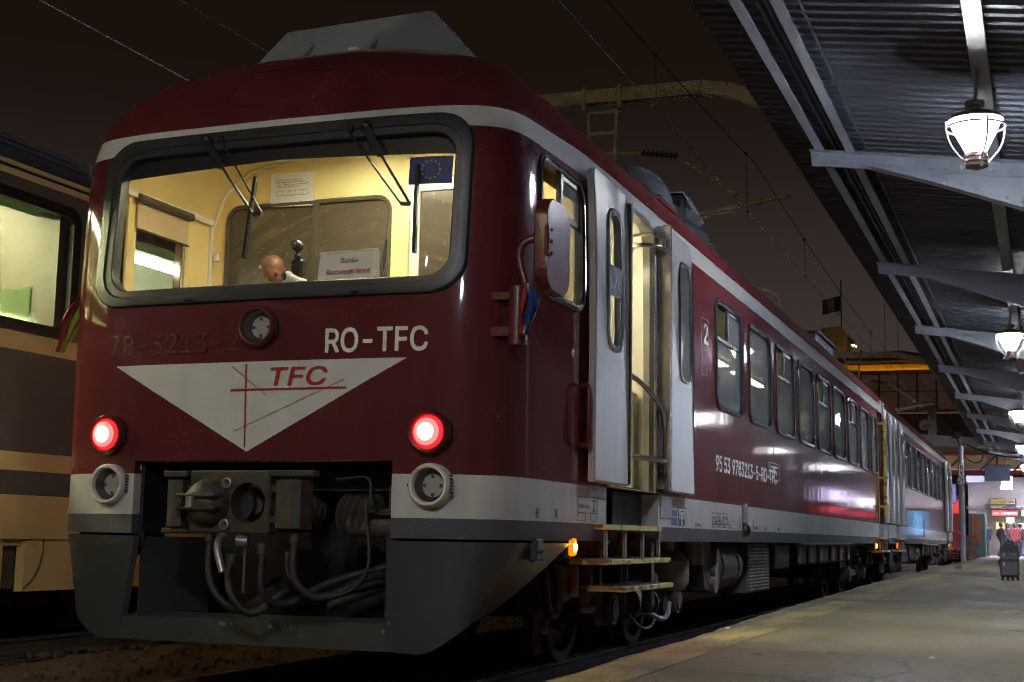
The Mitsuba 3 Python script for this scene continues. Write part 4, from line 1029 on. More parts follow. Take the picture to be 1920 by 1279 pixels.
# filler recess in the sill
part(car, 'filler_recess', cat(box((1.4258, 6.27, 0.905), (1.428, 6.52, 1.225), 0.001)), 'rubber', smooth=False)
part(car, 'filler_pipe', tube(curve([(1.43, 6.29, 1.03), (1.45, 6.36, 1.03), (1.455, 6.44, 0.99), (1.44, 6.49, 0.93)], 10), 0.02), 'steel_worn', smooth=40)
# roof: hood, exhaust, vents
hood = hull([(-0.88, 0.88, 3.80), (0.88, 0.88, 3.80), (-0.56, 1.00, 4.20), (0.50, 1.00, 4.225), (-0.86, 1.45, 3.80), (0.86, 1.36, 3.80), (-0.56, 1.22, 4.20), (0.50, 1.18, 4.22)])
hd = part(car, 'roof_hood', hood, 'roof_grey', smooth=False, label='pale grey hood on the roof')
part(hd, 'fin', cat(*[hull([(x_ - 0.02, 0.88, 3.9), (x_ + 0.02, 0.88, 3.9), (x_ + 0.02, 0.96, 4.10), (x_ + 0.015, 0.80, 3.9), (x_ + 0.06, 1.0, 4.12)]) for x_ in (-0.38, 0.10)]), 'roof_grey', smooth=False)
part(hd, 'cap', ball((0.02, 0.86, 3.96), 0.045, 2, (1, 1, 0.5)), 'lamp_ring')
part(car, 'exhaust_pipe', tube([(x_, 5.2, 4.135) for x_ in np.linspace(-0.3, 0.60, 6)] + [(0.60 + 0.29 * math.sin(a), 5.2, 3.845 + 0.29 * math.cos(a)) for a in np.linspace(0.12, math.pi / 2, 12)] + [(0.89, 5.2, 3.72)], 0.135, 24), 'exhaust', smooth=40)
part(car, 'exhaust_collar', cat(cyl((0.555, 5.2, 4.135), (0.60, 5.2, 4.135), 0.142, n=24)), 'exhaust', smooth=40)
part(car, 'roof_vent', cat(box((0.35, 5.75, 3.78), (0.90, 7.3, 4.04), 0.02), box((0.35, 5.75, 3.75), (1.02, 7.0, 3.86), 0.02), hull([(0.55, 6.0, 4.03), (0.88, 6.0, 4.03), (0.60, 6.2, 4.22), (0.87, 6.2, 4.22), (0.55, 6.6, 4.03), (0.88, 6.6, 4.03), (0.60, 6.5, 4.22), (0.87, 6.5, 4.22)])), 'well_dark', smooth=False)
part(car, 'vent_cowl', hull([(0.72, 6.18, 4.245), (0.885, 6.18, 4.24), (0.885, 6.42, 4.24), (0.72, 6.42, 4.245), (0.72, 6.18, 4.257), (0.885, 6.18, 4.252), (0.885, 6.42, 4.252), (0.72, 6.42, 4.257)]), 'roof_grey', smooth=False)
part(car, 'vent_cowl', hull([(0.885, 6.18, 4.25), (0.885, 6.44, 4.25), (1.03, 6.18, 3.97), (1.03, 6.44, 3.97), (0.87, 6.18, 4.24), (0.87, 6.44, 4.24), (1.015, 6.18, 3.965), (1.015, 6.44, 3.965)]), 'roof_grey', smooth=False)
part(car, 'vent_cowl', hull([(0.905, 6.16, 4.09), (0.905, 6.172, 4.09), (1.06, 6.16, 3.97), (1.06, 6.172, 3.97), (1.06, 6.16, 3.865), (1.06, 6.172, 3.865), (0.905, 6.16, 3.98), (0.905, 6.172, 3.98)]), 'exhaust', smooth=False)
part(car, 'roof_vent', cat(box((0.3, 14.3, 3.85), (0.92, 16.3, 4.02), 0.01), box((0.28, 14.25, 4.021), (0.98, 16.4, 4.05), 0.004)), 'rubber_grey', smooth=False)
part(car, 'roof_step', box((1.10, 4.10, 3.66), (1.20, 4.65, 3.70), 0.01), 'burgundy', smooth=False)

# ---- the cab's inside
part(car, 'cab_wall', unman((man(box((-1.5, 1.40, 1.24), (1.4, 1.43, 3.46))) ^ solid(0.075, 8.0, 1.2, 3.5)) - man(prism(rrect(-1.215, 0.05, 1.9, 3.13, 0.1), 'y', 1.3, 1.5)) - man(box((0.18, 1.3, 1.3), (1.00, 1.5, 3.24)))), 'cab_cream', smooth=False)
part(car, 'cab_wall_window', cat(*[skin([np.column_stack([l[:, 0], np.full(len(l), y_), l[:, 1]]) for l, y_ in ((rloop(-1.215, 0.05, 1.9, 3.13, 0.1, 0.012), 1.398), (rloop(-1.215, 0.05, 1.9, 3.13, 0.1, 0.0), 1.385), (rloop(-1.215, 0.05, 1.9, 3.13, 0.1, -0.018), 1.390), (rloop(-1.215, 0.05, 1.9, 3.13, 0.1, -0.02), 1.41))]), box((-0.535, 1.385, 1.9), (-0.49, 1.41, 3.12))]), 'cab_dark', smooth=40)
part(car, 'cab_wall_pane', box((-1.2, 1.412, 1.9), (0.04, 1.418, 3.12)), 'inner_glass', smooth=False)
dr_ = part(car, 'cab_door', cat(box((0.20, 1.39, 1.3), (0.27, 1.42, 3.21), 0.004), box((0.27, 1.39, 3.14), (1.0, 1.42, 3.21), 0.004)), 'saloon_cream', smooth=False)
part(dr_, 'pane', box((0.27, 1.405, 1.3), (1.0, 1.41, 3.14)), 'inner_glass', smooth=False)
part(car, 'cab_ceiling', sheet(np.stack([[(-1.33, y_, 3.0), (-1.25, y_, 3.22), (-1.05, y_, 3.38), (-0.7, y_, 3.45), (0.7, y_, 3.45), (1.05, y_, 3.38), (1.25, y_, 3.22), (1.33, y_, 3.0)] for y_ in (0.35, 1.40)], 0)), 'cab_cream', smooth=50)
part(car, 'cab_side_panel', unman(man(box((-1.362, 0.45, 1.236), (-1.345, 1.40, 3.1))) - yz_cut(rloop(0.54, 1.12, 2.0, 2.98, 0.05), -2, 0)), 'cab_cream', smooth=False)
part(car, 'cab_trim', cat(bar((-1.33, 0.35, 3.03), (-1.33, 1.40, 3.03), 0.03, 0.06), bar((-1.335, 1.385, 1.3), (-1.335, 1.385, 3.0), 0.03, 0.02), tube([(-1.32, 1.39, 3.0), (-1.24, 1.39, 3.215), (-1.04, 1.39, 3.37), (-0.7, 1.39, 3.44)], 0.012)), 'saloon_cream', smooth=30)
part(car, 'cab_socket', box((-1.30, 1.375, 2.745), (-1.265, 1.395, 2.81), 0.004), 'paper', smooth=False)
part(car, 'side_blind', cat(box((-1.335, 0.52, 2.80), (-1.325, 1.09, 2.99))), 'blind', smooth=False)
part(car, 'blind_roller', cat(cyl((-1.31, 0.50, 3.0), (-1.31, 1.10, 3.0), 0.028, n=14), cyl((-1.325, 0.52, 2.80), (-1.325, 1.10, 2.80), 0.008, n=8)), 'cab_dark')
part(car, 'cab_side_pane', TM(np.array([(-1.39, 0.50, 2.27), (-1.39, 1.22, 2.27), (-1.39, 1.22, 3.02), (-1.39, 0.50, 3.02)]), [[0, 1, 2, 3]]), 'glass', smooth=False)
part(car, 'cab_desk', hull([(-1.15, 0.10, 2.24), (1.15, 0.10, 2.24), (-1.25, 0.60, 2.20), (1.25, 0.60, 2.20), (-1.25, 0.60, 1.6), (1.25, 0.60, 1.6), (-1.15, 0.10, 1.6), (1.15, 0.10, 1.6)]), 'cab_dark', smooth=False)
cl_ = part(car, 'ceiling_light', box((-0.35, 0.62, 3.40), (0.85, 0.80, 3.445), 0.01), 'saloon_cream', smooth=False)
part(cl_, 'tube', box((-0.33, 0.64, 3.388), (0.83, 0.78, 3.399)), 'paper', smooth=False, emit=(98.0, 88.0, 62.0), weight=8.0)
pn = part(car, 'wall_notice', sheet(np.stack([[(-0.875 + 0.345 * u, 1.392 - 0.02 * v * (1 - v), 3.35 - 0.24 * v - 0.01 * u) for u in np.linspace(0, 1, 5)] for v in np.linspace(0, 1, 6)], 0)), 'paper', smooth=True)
part(pn, 'print', cat(*[box((-0.83 + 0.0 * k, 1.3805, 3.29 - 0.016 * k), (-0.63 + 0.03 * (k % 3), 1.3815, 3.293 - 0.016 * k)) for k in range(4)], box((-0.82, 1.3795, 3.18), (-0.57, 1.3805, 3.183)), box((-0.82, 1.3795, 3.215), (-0.57, 1.3805, 3.217)), *[box((-0.82 + 0.05 * k, 1.3795, 3.183), (-0.818 + 0.05 * k, 1.3805, 3.215)) for k in range(6)]), 'tank', smooth=False)

# sticker flag inside the screen
fx = np.linspace(0.835, 1.085, 6)
fz = np.linspace(2.805, 2.965, 4)
FX, FZ = np.meshgrid(fx, fz, indexing='ij')
fs = part(car, 'flag_sticker', sheet(np.stack([FX, ysurf(FX, FZ) + 0.013, FZ], -1)), 'flag_blue', smooth=True, label='blue sticker with a ring of yellow stars')
star = np.array([(math.sin(k * math.pi / 5) * (1 if k % 2 == 0 else 0.42), math.cos(k * math.pi / 5) * (1 if k % 2 == 0 else 0.42)) for k in range(10)]) * 0.0085
stars = []
for k in range(12):
    cx, cz = 0.962 + 0.052 * math.sin(k * math.pi / 6), 2.887 + 0.052 * math.cos(k * math.pi / 6)
    stars.append(prism(star + [cx, cz], 'y', float(ysurf(cx, cz)) + 0.009, float(ysurf(cx, cz)) + 0.0115))
part(fs, 'star', cat(*stars), 'flag_yellow', smooth=False)

# things on the cab desk
sg = thing('destination_board', 'white destination board in the cab windscreen reading Buzau and Bucuresti Nord', 'sign')
add(sg + '__board', hull([(0.055, 0.40, 2.24), (0.475, 0.40, 2.24), (0.065, 0.44, 2.535), (0.455, 0.44, 2.545), (0.055, 0.41, 2.24), (0.475, 0.41, 2.24), (0.065, 0.45, 2.535), (0.455, 0.45, 2.545)]), 'sign_white', smooth=False)
add(sg + '__edge', cat(bar((0.445, 0.39, 2.24), (0.438, 0.435, 2.55), 0.025, 0.006, (0, 1, 0)), bar((0.06, 0.435, 2.541), (0.45, 0.435, 2.551), 0.008, 0.006, (0, 1, 0))), 'paper', smooth=False)
for s_, h_, z_, m_, b_ in (('Buzău', 0.030, 2.475, 'ink', False), ('Bucureşti Nord', 0.030, 2.405, 'ink_red', True), ('Buzău', 0.030, 2.335, 'ink', False)):
    k = meshkit.text_mesh(s_, h_, 0.001, b_)
    v = np.array(k.vertices)
    wd = v[:, 0].max()
    add(sg + '__lettering', TM(np.column_stack([0.262 - wd / 2 + v[:, 0], 0.398 + 0.04 * (v[:, 1] + z_ - 2.24) / 0.3 - 0.001 - v[:, 2], z_ + v[:, 1]]), k.faces), m_, smooth=False)
cm = thing('desk_camera', 'black round camera on a stalk on the cab desk', 'camera')
add(cm + '__head', cat(ball((-0.10, 0.45, 2.60), 0.036, 2), cyl((-0.10, 0.42, 2.60), (-0.10, 0.40, 2.60), 0.024)), 'plastic_black')
add(cm + '__lens', ball((-0.10, 0.40, 2.60), 0.018, 2, (1, 0.5, 1)), 'reflector_dark')
add(cm + '__stalk', cat(tube([(-0.10, 0.46, 2.57), (-0.10, 0.46, 2.52)], 0.014), box((-0.145, 0.44, 2.42), (-0.06, 0.50, 2.52), 0.012), ball((-0.10, 0.45, 2.535), 0.022, 1), tube([(-0.10, 0.46, 2.42), (-0.10, 0.46, 2.24)], 0.01)), 'plastic_black')
cm = thing('dome_camera', 'small white dome camera at the bottom of the windscreen', 'camera')
add(cm + '__housing', cat(ball((-0.14, 0.42, 2.40), 0.040, 2), cyl((-0.14, 0.42, 2.40), (-0.08, 0.46, 2.37), 0.035), cyl((-0.14, 0.42, 2.24), (-0.14, 0.42, 2.37), 0.02), ball((-0.045, 0.44, 2.37), 0.026, 1)), 'lamp_ring')
add(cm + '__lens', revolve([(0.024, 0), (0.02, 0.006), (0.002, 0.008)], (-0.15, 0.385, 2.405), (-0.3, -1, 0), 16), 'plastic_black')
rd = thing('desk_antenna', 'thin black rod leaning beside the destination board', 'antenna')
add(rd + '__rod', cat(tube([(0.47, 0.42, 2.24), (0.485, 0.43, 2.42)], 0.006), tube([(0.485, 0.43, 2.42), (0.50, 0.44, 2.60)], 0.009)), 'plastic_black')

# ------------------------------------------------------------------ people
def limb_mesh(bones, edge=0.05, it=6):
    """bones: [(p, rp, q, rq)]: hulls of spheres joined and smoothed."""
    sp = trimesh.creation.icosphere(subdivisions=1)
    sv = np.array(sp.vertices)
    tot = None
    for p, rp, q, rq in bones:
        h = man(hull(np.vstack([sv * rp + p, sv * rq + q])))
        tot = h if tot is None else tot + h
    m = unman(tot.refine_to_length(edge))
    m = trimesh.Trimesh(m.vertices, m.faces, process=False)
    trimesh.smoothing.filter_taubin(m, iterations=it)
    return TM(m.vertices, m.faces)

def person(label, pos, face, group=None, top='cloth_navy', legs='cloth_jean', hair=True, stride=0.0, cat_='person', height=1.74, arm=(0.15, 0.15), fine=False, lean=0.0, bald=False, parts=True, hand_up=None):
    """A standing or walking figure; face = heading in degrees (0 looks along +Y)."""
    t = thing('person', label, cat_, group)
    k = height / 1.74
    a = math.radians(face)

    def W(p):
        p = np.atleast_2d(np.array(p, float))
        y = p[:, 1] + lean * np.clip(p[:, 2] - 0.9, 0, 1) ** 1.5
        return np.column_stack([pos[0] + k * (p[:, 0] * math.cos(a) + y * math.sin(a)), pos[1] + k * (-p[:, 0] * math.sin(a) + y * math.cos(a)), pos[2] + k * p[:, 2]])

    hipL, hipR = (-0.09, 0, 0.92), (0.09, 0, 0.92)
    kneeL, kneeR = (-0.10, 0.06 + stride * 0.5, 0.49), (0.10, 0.06 - stride * 0.35, 0.49)
    ankL, ankR = (-0.10, stride * 0.7, 0.08), (0.10, -stride * 0.9, 0.08 + abs(stride) * 0.1)
    shL, shR = (-0.18, 0, 1.40), (0.18, 0, 1.40)
    elL, elR = (-0.25, -0.02 - stride * 0.3, 1.12), (0.25, -0.02 + stride * 0.3, 1.12)
    haL, haR = (-0.23, arm[0] - stride * 0.4, 0.90), (0.23, arm[1] + stride * 0.4, 0.90)
    if hand_up:
        haL, haR = hand_up
    B = lambda l: [(W(p)[0], r * k, W(q)[0], s * k) for p, r, q, s in l]
    hands = []
    for e, h in ((elL, haL), (elR, haR)):
        e, h = np.array(e), np.array(h)
        d = (h - e) / np.linalg.norm(h - e)
        sd = np.cross(d, [0, 1, 0.3])
        sd /= np.linalg.norm(sd)
        palm = h + d * 0.07
        hands += [(h, 0.026, palm, 0.030)]
        for f in range(4):
            o = palm + sd * (0.030 - 0.019 * f)
            mid = o + d * (0.045, 0.05, 0.046, 0.036)[f] + np.array([0, 0.012, 0])
            hands += [(o, 0.0095, mid, 0.009), (mid, 0.009, mid + d * 0.026 + np.array([0, 0.018, 0]), 0.0075)]
        hands += [(h + d * 0.02 + sd * 0.02, 0.011, h + d * 0.055 + sd * 0.055 + np.array([0, 0.012, 0]), 0.009)]
    skinb = [((0, 0, 1.42), 0.065, (0, 0.015, 1.54), 0.058), ((0, 0.0, 1.65), 0.093, (0, 0.03, 1.575), 0.070), ((0, -0.015, 1.655), 0.092, (0, 0.02, 1.66), 0.088), ((0, 0.085, 1.60), 0.016, (0, 0.108, 1.585), 0.017), ((0, 0.06, 1.545), 0.035, (0, 0.02, 1.54), 0.05),
             ((-0.092, 0.0, 1.62), 0.018, (-0.096, -0.01, 1.645), 0.02), ((0.092, 0.0, 1.62), 0.018, (0.096, -0.01, 1.645), 0.02),
             (hipL, 0.08, kneeL, 0.055), (hipR, 0.08, kneeR, 0.055), (kneeL, 0.055, ankL, 0.04), (kneeR, 0.055, ankR, 0.04), (shL, 0.05, elL, 0.04), (shR, 0.05, elR, 0.04), (elL, 0.038, haL, 0.028), (elR, 0.038, haR, 0.028), ((0, 0, 0.95), 0.12, (0, 0, 1.40), 0.12)] + hands
    add(t + '__body', limb_mesh(B(skinb), 0.03 if fine else 0.05, 3 if fine else 2), 'skin', smooth=True)
    jk = [((-0.06, 0, 0.88), 0.125, (-0.08, 0, 1.15), 0.125), ((0.06, 0, 0.88), 0.125, (0.08, 0, 1.15), 0.125), ((-0.08, 0, 1.15), 0.125, (-0.11, 0, 1.36), 0.10), ((0.08, 0, 1.15), 0.125, (0.11, 0, 1.36), 0.10), ((-0.1, 0, 1.2), 0.12, (0.1, 0, 1.2), 0.12), ((-0.1, 0, 1.36), 0.095, (0.1, 0, 1.36), 0.095),
          (shL, 0.078, elL, 0.066), (shR, 0.078, elR, 0.066), (elL, 0.064, haL, 0.048), (elR, 0.064, haR, 0.048), ((-0.15, 0, 1.40), 0.07, (0, 0, 1.47), 0.07), ((0.15, 0, 1.40), 0.07, (0, 0, 1.47), 0.07)]
    add(t + '__jacket', limb_mesh(B(jk), 0.05, 4), top, smooth=True)
    tr = [((-0.07, 0, 0.93), 0.115, kneeL, 0.078), ((0.07, 0, 0.93), 0.115, kneeR, 0.078), (kneeL, 0.076, ankL, 0.068), (kneeR, 0.076, ankR, 0.068)]
    add(t + '__trousers', limb_mesh(B(tr), 0.05, 4), legs, smooth=True)
    sh = [((q[0], q[1] - 0.05, q[2] - 0.03), 0.045, (q[0], q[1] + 0.15, q[2] - 0.045), 0.035) for q in (ankL, ankR)]
    add(t + '__shoes', limb_mesh(B(sh), 0.04, 2), 'cloth_black', smooth=True)
    if not bald:
        hr = [((0, -0.03, 1.675), 0.098, (0, 0.0, 1.69), 0.092), ((0, -0.04, 1.62), 0.085, (0, -0.05, 1.57), 0.06)]
        add(t + '__hair', limb_mesh(B(hr), 0.04, 2), 'hair', smooth=True)
    return t

person('bald man in a dark jacket bending inside the cab of the railcar', (-0.66, 1.10, 1.236), 130, top='cloth_black', legs='cloth_grey', bald=True, height=1.46, fine=True, hand_up=((-0.20, 0.28, 1.18), (0.20, 0.28, 1.18)))

# scarf on the mirror post
def scarf(name, label, pts, cols, wdt, amp):
    t = thing(name, label, 'cloth')
    p = curve(pts, 22)
    for c, (m_, o) in enumerate(cols):
        a = np.linspace(0, 2 * np.pi, 9)
        grid = []
        for i, q in enumerate(p):
            f = i / 21
            w = wdt * (0.55 + 0.9 * math.sin(math.pi * min(1, f * 1.1 + 0.08)))
            grid.append([q + np.array([w * (0.7 * math.cos(2 * s + c) * 0.3 + o[0]), w * (s / math.pi - 1 + o[1]) * 0.9, amp * math.sin(3 * s + 5 * f + c)]) + np.array([0.010 * math.sin(3.0 * s + 6 * f + 2 * c), 0, 0]) for s in a])
        add(t + '__fold', sheet(np.array(grid)), m_, smooth=True)
    return t

scarf('scarf', 'red, yellow and blue cloth knotted on the mirror post at the platform side', [(1.50, 0.14, 2.23), (1.515, 0.12, 2.18), (1.52, 0.10, 2.10), (1.515, 0.08, 2.02), (1.51, 0.06, 1.95)],
      [('scarf_red', (0.0, -0.35)), ('scarf_yellow', (0.25, 0.15)), ('scarf_blue', (0.42, -0.05))], 0.055, 0.006)
scarf('scarf', 'red and yellow cloth hanging at the far left corner of the burgundy railcar', [(-1.42, 0.17, 2.30), (-1.46, 0.14, 2.2), (-1.51, 0.12, 2.06), (-1.54, 0.11, 1.95)],
      [('scarf_red', (0.0, -0.5)), ('scarf_yellow', (0.2, 0.4))], 0.05, 0.006)

# ---- car 2 (its cab faces away)
L2, Y2 = 19.35, 38.9
car2 = thing('railcar', 'second burgundy railcar, coupled behind the first and farther along the platform', 'train car')
WINS2 = [(Y2 - (22.76 + 1.48 * k + 1.13), Y2 - (22.76 + 1.48 * k), 2.05, 2.985, 0.13) for k in range(8)]
DOORS2 = [(2.15, 3.25, 3.2), (L2 - 1.95, L2 - 1.30, 3.2)]
body2, lining2 = shell(L2, WINS2, DOORS2, False)
MY[0] = Y2
part(car2, 'body', body2, 'livery', smooth=28)
part(car2, 'lining', lining2, 'saloon_cream', smooth=28)
for k, w in enumerate(WINS2):
    side_window(car2, *w, vent=k % 2 == 0)
interior(car2, L2, (4.2, 16.9), [(4.8 + 2.95 * k, 7.1 + 2.95 * k) for k in range(4)] + [(17.0, 18.0), (2.2, 3.2)])
seat_rows(car2, 5.2, 16.4)
bogie(car2, 3.74, det=False)
bogie(car2, 15.9, det=False)
undergear(car2, L2, [('case', 13.2, 14.6, 0.45, 0.85), ('battery', 5.3, 9.6, 0.58, 0.83), ('tank', 10.0, 11.4, 0.42, 0.84), ('case', 11.6, 12.8, 0.5, 0.85)])
steps(car2, L2 - 2.4, L2 - 1.0, False)
steps(car2, 1.7, 3.2, False)
amber(car2, L2 - 1.6)
amber(car2, 2.33)
for a_, b_ in ((L2 - 0.45, L2 - 0.05), (L2 - 1.28, L2 - 0.92), (L2 - 2.45, L2 - 1.95), (1.45, 2.1), (3.3, 3.95)):
    leaf(car2, a_, b_, wy=(a_ + 0.12, b_ - 0.12))
part(car2, 'filler_recess', box((1.4258, Y2 - 27.6, 1.02), (1.428, Y2 - 27.3, 1.45), 0.001), 'rubber', smooth=False)
part(car2, 'end_wall', box((-1.37, L2 - 0.09, 1.24), (1.37, L2 - 0.07, 3.44)), 'saloon_cream', smooth=False)
part(car2, 'wing_mirror', cat(revolve([(0.13, 0), (0.13, 0.05), (0.10, 0.06)], (1.62, 1.0, 1.16), (0, 1, 0), 24)), 'red_paint', label='round red plate on the far corner')
MY[0] = None
for a_, b_ in ((18.56, 19.0),):
    dl = leaf(car, a_, b_, wy=(a_ + 0.1, b_ - 0.1))
part(car, 'grab_rail', cat(cyl((1.50, 18.3, 1.3), (1.50, 18.3, 3.05), 0.03), *[bar((1.40, 18.3, z_), (1.56, 18.3, z_), 0.05, 0.04) for z_ in (1.5, 2.0, 2.95)]), 'step_yellow', smooth=30)
bl = []
for k in range(7):
    bl.append(box((-1.15 + 0.02 * (k % 2), 19.25 + 0.045 * k, 1.1), (1.15 - 0.02 * (k % 2), 19.29 + 0.045 * k, 3.4)))
gw = add('gangway', cat(*bl), 'rubber', smooth=False, label='black folded bellows between the two railcars', cat='gangway')

# ------------------------------------------------------------------ the cream and blue coach on the left
co = thing('coach', 'cream and dark blue passenger coach with a lit window on the left track', 'train car')
cxr, cxl = -3.10, -5.80
CY0, CY1 = -7.5, 17.0
bands = [(0.79, 1.12, 'coach_cream'), (1.12, 1.30, 'coach_blue'), (1.30, 1.44, 'coach_cream'), (1.44, 2.20, 'coach_blue'), (2.20, 2.34, 'coach_cream'), (2.34, 3.51, 'coach_grey')]
wl = [(-0.20 - 2.2 * k, 2.14 - 2.2 * k - 0.1 * (k > 0)) for k in range(1)]
holes = [rrect(0.55, 2.14, 2.40, 3.36, 0.09), rrect(-1.35, 0.24, 2.40, 3.36, 0.09), rrect(2.85, 4.44, 2.40, 3.36, 0.09), rrect(4.75, 6.34, 2.40, 3.36, 0.09), rrect(6.65, 8.24, 2.4, 3.36, 0.09), rrect(8.55, 10.1, 2.4, 3.36, 0.09)]
for z0, z1, m_ in bands:
    s_ = man(box((cxr - 0.06, CY0, z0 + 0.001), (cxr, CY1, z1 - 0.001)))
    if z1 > 3:
        for h_ in holes:
            s_ = s_ - yz_cut(h_, cxr - 0.5, cxr + 0.5)
    add(co + '__side_panel', unman(s_), m_, smooth=False)
for z0, z1, m_ in ((3.51, 3.56, 'coach_cream'), (3.56, 3.585, 'coach_roof'), (3.585, 3.62, 'coach_cream'), (3.62, 3.66, 'coach_roof')):
    add(co + '__cornice', box((cxr - 0.08, CY0, z0 + 0.0005), (cxr - 0.012 + 0.01 * (m_ == 'coach_cream'), CY1, z1 - 0.0005)), m_, smooth=False)
rp = [(cxr - 0.02, 3.66), (cxr - 0.14, 3.80), (cxr - 0.35, 3.92), (cxr - 0.7, 4.0), (cxr - 1.35, 4.05), (cxl + 0.7, 4.0), (cxl + 0.35, 3.92), (cxl + 0.1, 3.75), (cxl, 3.6)]
add(co + '__roof', sheet(np.array([[(x_, y_, z_) for x_, z_ in rp] for y_ in (CY0, CY1)])), 'coach_roof', smooth=40)
add(co + '__roof_rib', cat(*[tube([(x_, CY0, z_ + 0.01), (x_, CY1, z_ + 0.01)], 0.014, 6) for x_, z_ in ((cxr - 0.10, 3.765), (cxr - 0.22, 3.855), (cxr - 0.36, 3.925), (cxr - 0.55, 3.965), (cxr - 0.8, 4.01))]), 'coach_roof')
add(co + '__far_wall', cat(box((cxl, CY0, 0.8), (cxl + 0.05, CY1, 2.5)), box((cxl, CY0, 2.5), (cxl + 0.05, CY1, 3.62))), 'coach_wall', smooth=False)
add(co + '__floor', box((cxl, CY0, 1.15), (cxr - 0.07, CY1, 1.25)), 'floor_vinyl', smooth=False)
add(co + '__ceiling', sheet(np.array([[(x_, y_, z_) for x_, z_ in ((cxl + 0.06, 3.44), (cxl + 0.14, 3.64), (cxl + 0.35, 3.78), (cxl + 0.7, 3.84), (cxr - 0.7, 3.84), (cxr - 0.35, 3.78), (cxr - 0.14, 3.62), (cxr - 0.08, 3.44))] for y_ in (CY0, CY1)])), 'coach_wall', smooth=40)
add(co + '__luggage_shelf', cat(box((cxl + 0.06, CY0, 3.17), (cxl + 0.30, CY1, 3.19)), box((cxr - 0.40, CY0, 3.38), (cxr - 0.1, CY1, 3.40))), 'seat_green', smooth=False)
add(co + '__window_ledge', cat(box((cxl + 0.05, CY0, 3.34), (cxl + 0.10, CY1, 3.38)), box((cxl + 0.05, CY0, 3.24), (cxl + 0.07, CY1, 3.26))), 'tank', smooth=False)
add(co + '__partition', cat(box((cxl + 0.06, 2.35, 1.25), (cxr - 0.08, 2.38, 3.84)), box((cxr - 0.30, 2.02, 1.25), (cxr - 0.07, 2.34, 3.5))), 'cab_dark', smooth=False)
for k, h_ in enumerate(holes):
    y0, y1 = h_[:, 0].min(), h_[:, 0].max()
    L = lambda g: np.column_stack([np.full(len(rloop(y0, y1, 2.40, 3.36, 0.09, 0)), 0.0), rloop(y0, y1, 2.40, 3.36, 0.09, g)])
    w = add(co + '__window', skin([L(0.055) + [cxr + 0.001, 0, 0], L(0.053) + [cxr + 0.008, 0, 0], L(0.0) + [cxr + 0.008, 0, 0], L(-0.03) + [cxr + 0.002, 0, 0], L(-0.03) + [cxr - 0.05, 0, 0]]), 'rubber', smooth=40)
    p_ = L(-0.03) + [cxr - 0.015, 0, 0]
    add(w + '__pane', TM(p_, fan(len(p_))), 'glass', smooth=False)
for y_, l_ in ((-3.6, 2.7), (-0.75, 2.75), (2.5, 5.0)):
    c_ = add(co + '__ceiling_light', box((-4.85, y_, 3.715), (-4.65, y_ + l_, 3.80)), 'paper', smooth=False)
    add(c_ + '__tube', box((-4.86, y_ + 0.02, 3.68), (-4.64, y_ + l_ - 0.02, 3.714)), 'paper', smooth=False, emit=(165.0, 160.0, 86.0), weight=4.0)
sm = cat(box((-0.22, -0.22, 1.55), (0.22, 0.24, 1.70), 0.05), hull([(-0.23, 0.17, 1.65), (0.23, 0.17, 1.65), (-0.23, 0.32, 1.65), (0.23, 0.32, 1.65), (-0.20, 0.30, 2.36), (0.20, 0.30, 2.36), (-0.20, 0.38, 2.36), (0.20, 0.38, 2.36), (-0.12, 0.31, 2.46), (0.12, 0.31, 2.46), (-0.12, 0.36, 2.46), (0.12, 0.36, 2.46)]))
for y_ in (-0.9, 0.1, 0.95, 1.74):
    for x_ in (-5.35, -4.85, -4.05, -3.55):
        s_ = add(co + '__seat', shift(sm, (x_, y_, 0.30)), 'seat_green')
        add(s_ + '__headrest_cover', box((x_ - 0.16, y_ + 0.27, 2.50), (x_ + 0.16, y_ + 0.40, 2.78), 0.02), 'lime')
add(co + '__skirt', cat(box((cxr - 0.10, CY0, 0.40), (cxr - 0.02, 1.56, 0.788)), box((cxr - 0.10, 1.80, 0.40), (cxr - 0.02, CY1, 0.788)), box((cxr - 0.3, CY0, 0.74), (cxr - 0.06, CY1, 0.79))), 'coach_cream', smooth=False)
add(co + '__skirt_gap', cat(box((cxr - 0.2, 1.56, 0.42), (cxr - 0.11, 1.80, 0.74)), tube(curve([(cxr - 0.015, 1.80, 0.42), (cxr - 0.016, 1.95, 0.55), (cxr - 0.016, 2.0, 0.79)], 10), 0.006)), 'cab_dark', smooth=False)
add(co + '__step_loop', tube(curve([(cxr, 1.15, 0.78), (cxr + 0.02, 1.16, 0.66), (cxr + 0.02, 1.22, 0.60), (cxr + 0.02, 1.32, 0.60), (cxr + 0.02, 1.38, 0.66), (cxr, 1.39, 0.78)], 18), 0.018, 8), 'steel_worn', smooth=40)
add(co + '__underframe', cat(box((-5.6, CY0, 0.25), (-3.6, CY1, 0.78)), box((-3.62, -2, 0.18), (-3.45, 1.2, 0.30)), box((-5.2, 3.0, 0.05), (-3.7, 5.5, 0.6))), 'underframe', smooth=False)

# ------------------------------------------------------------------ the canopy
SL = -0.14

def zs(x, z0=5.235):
    """Height of the sheet at x: it falls to a valley over the middle of the platform, then rises."""
    return z0 + SL * (np.minimum(x, 11.2 - x) - 1.5)

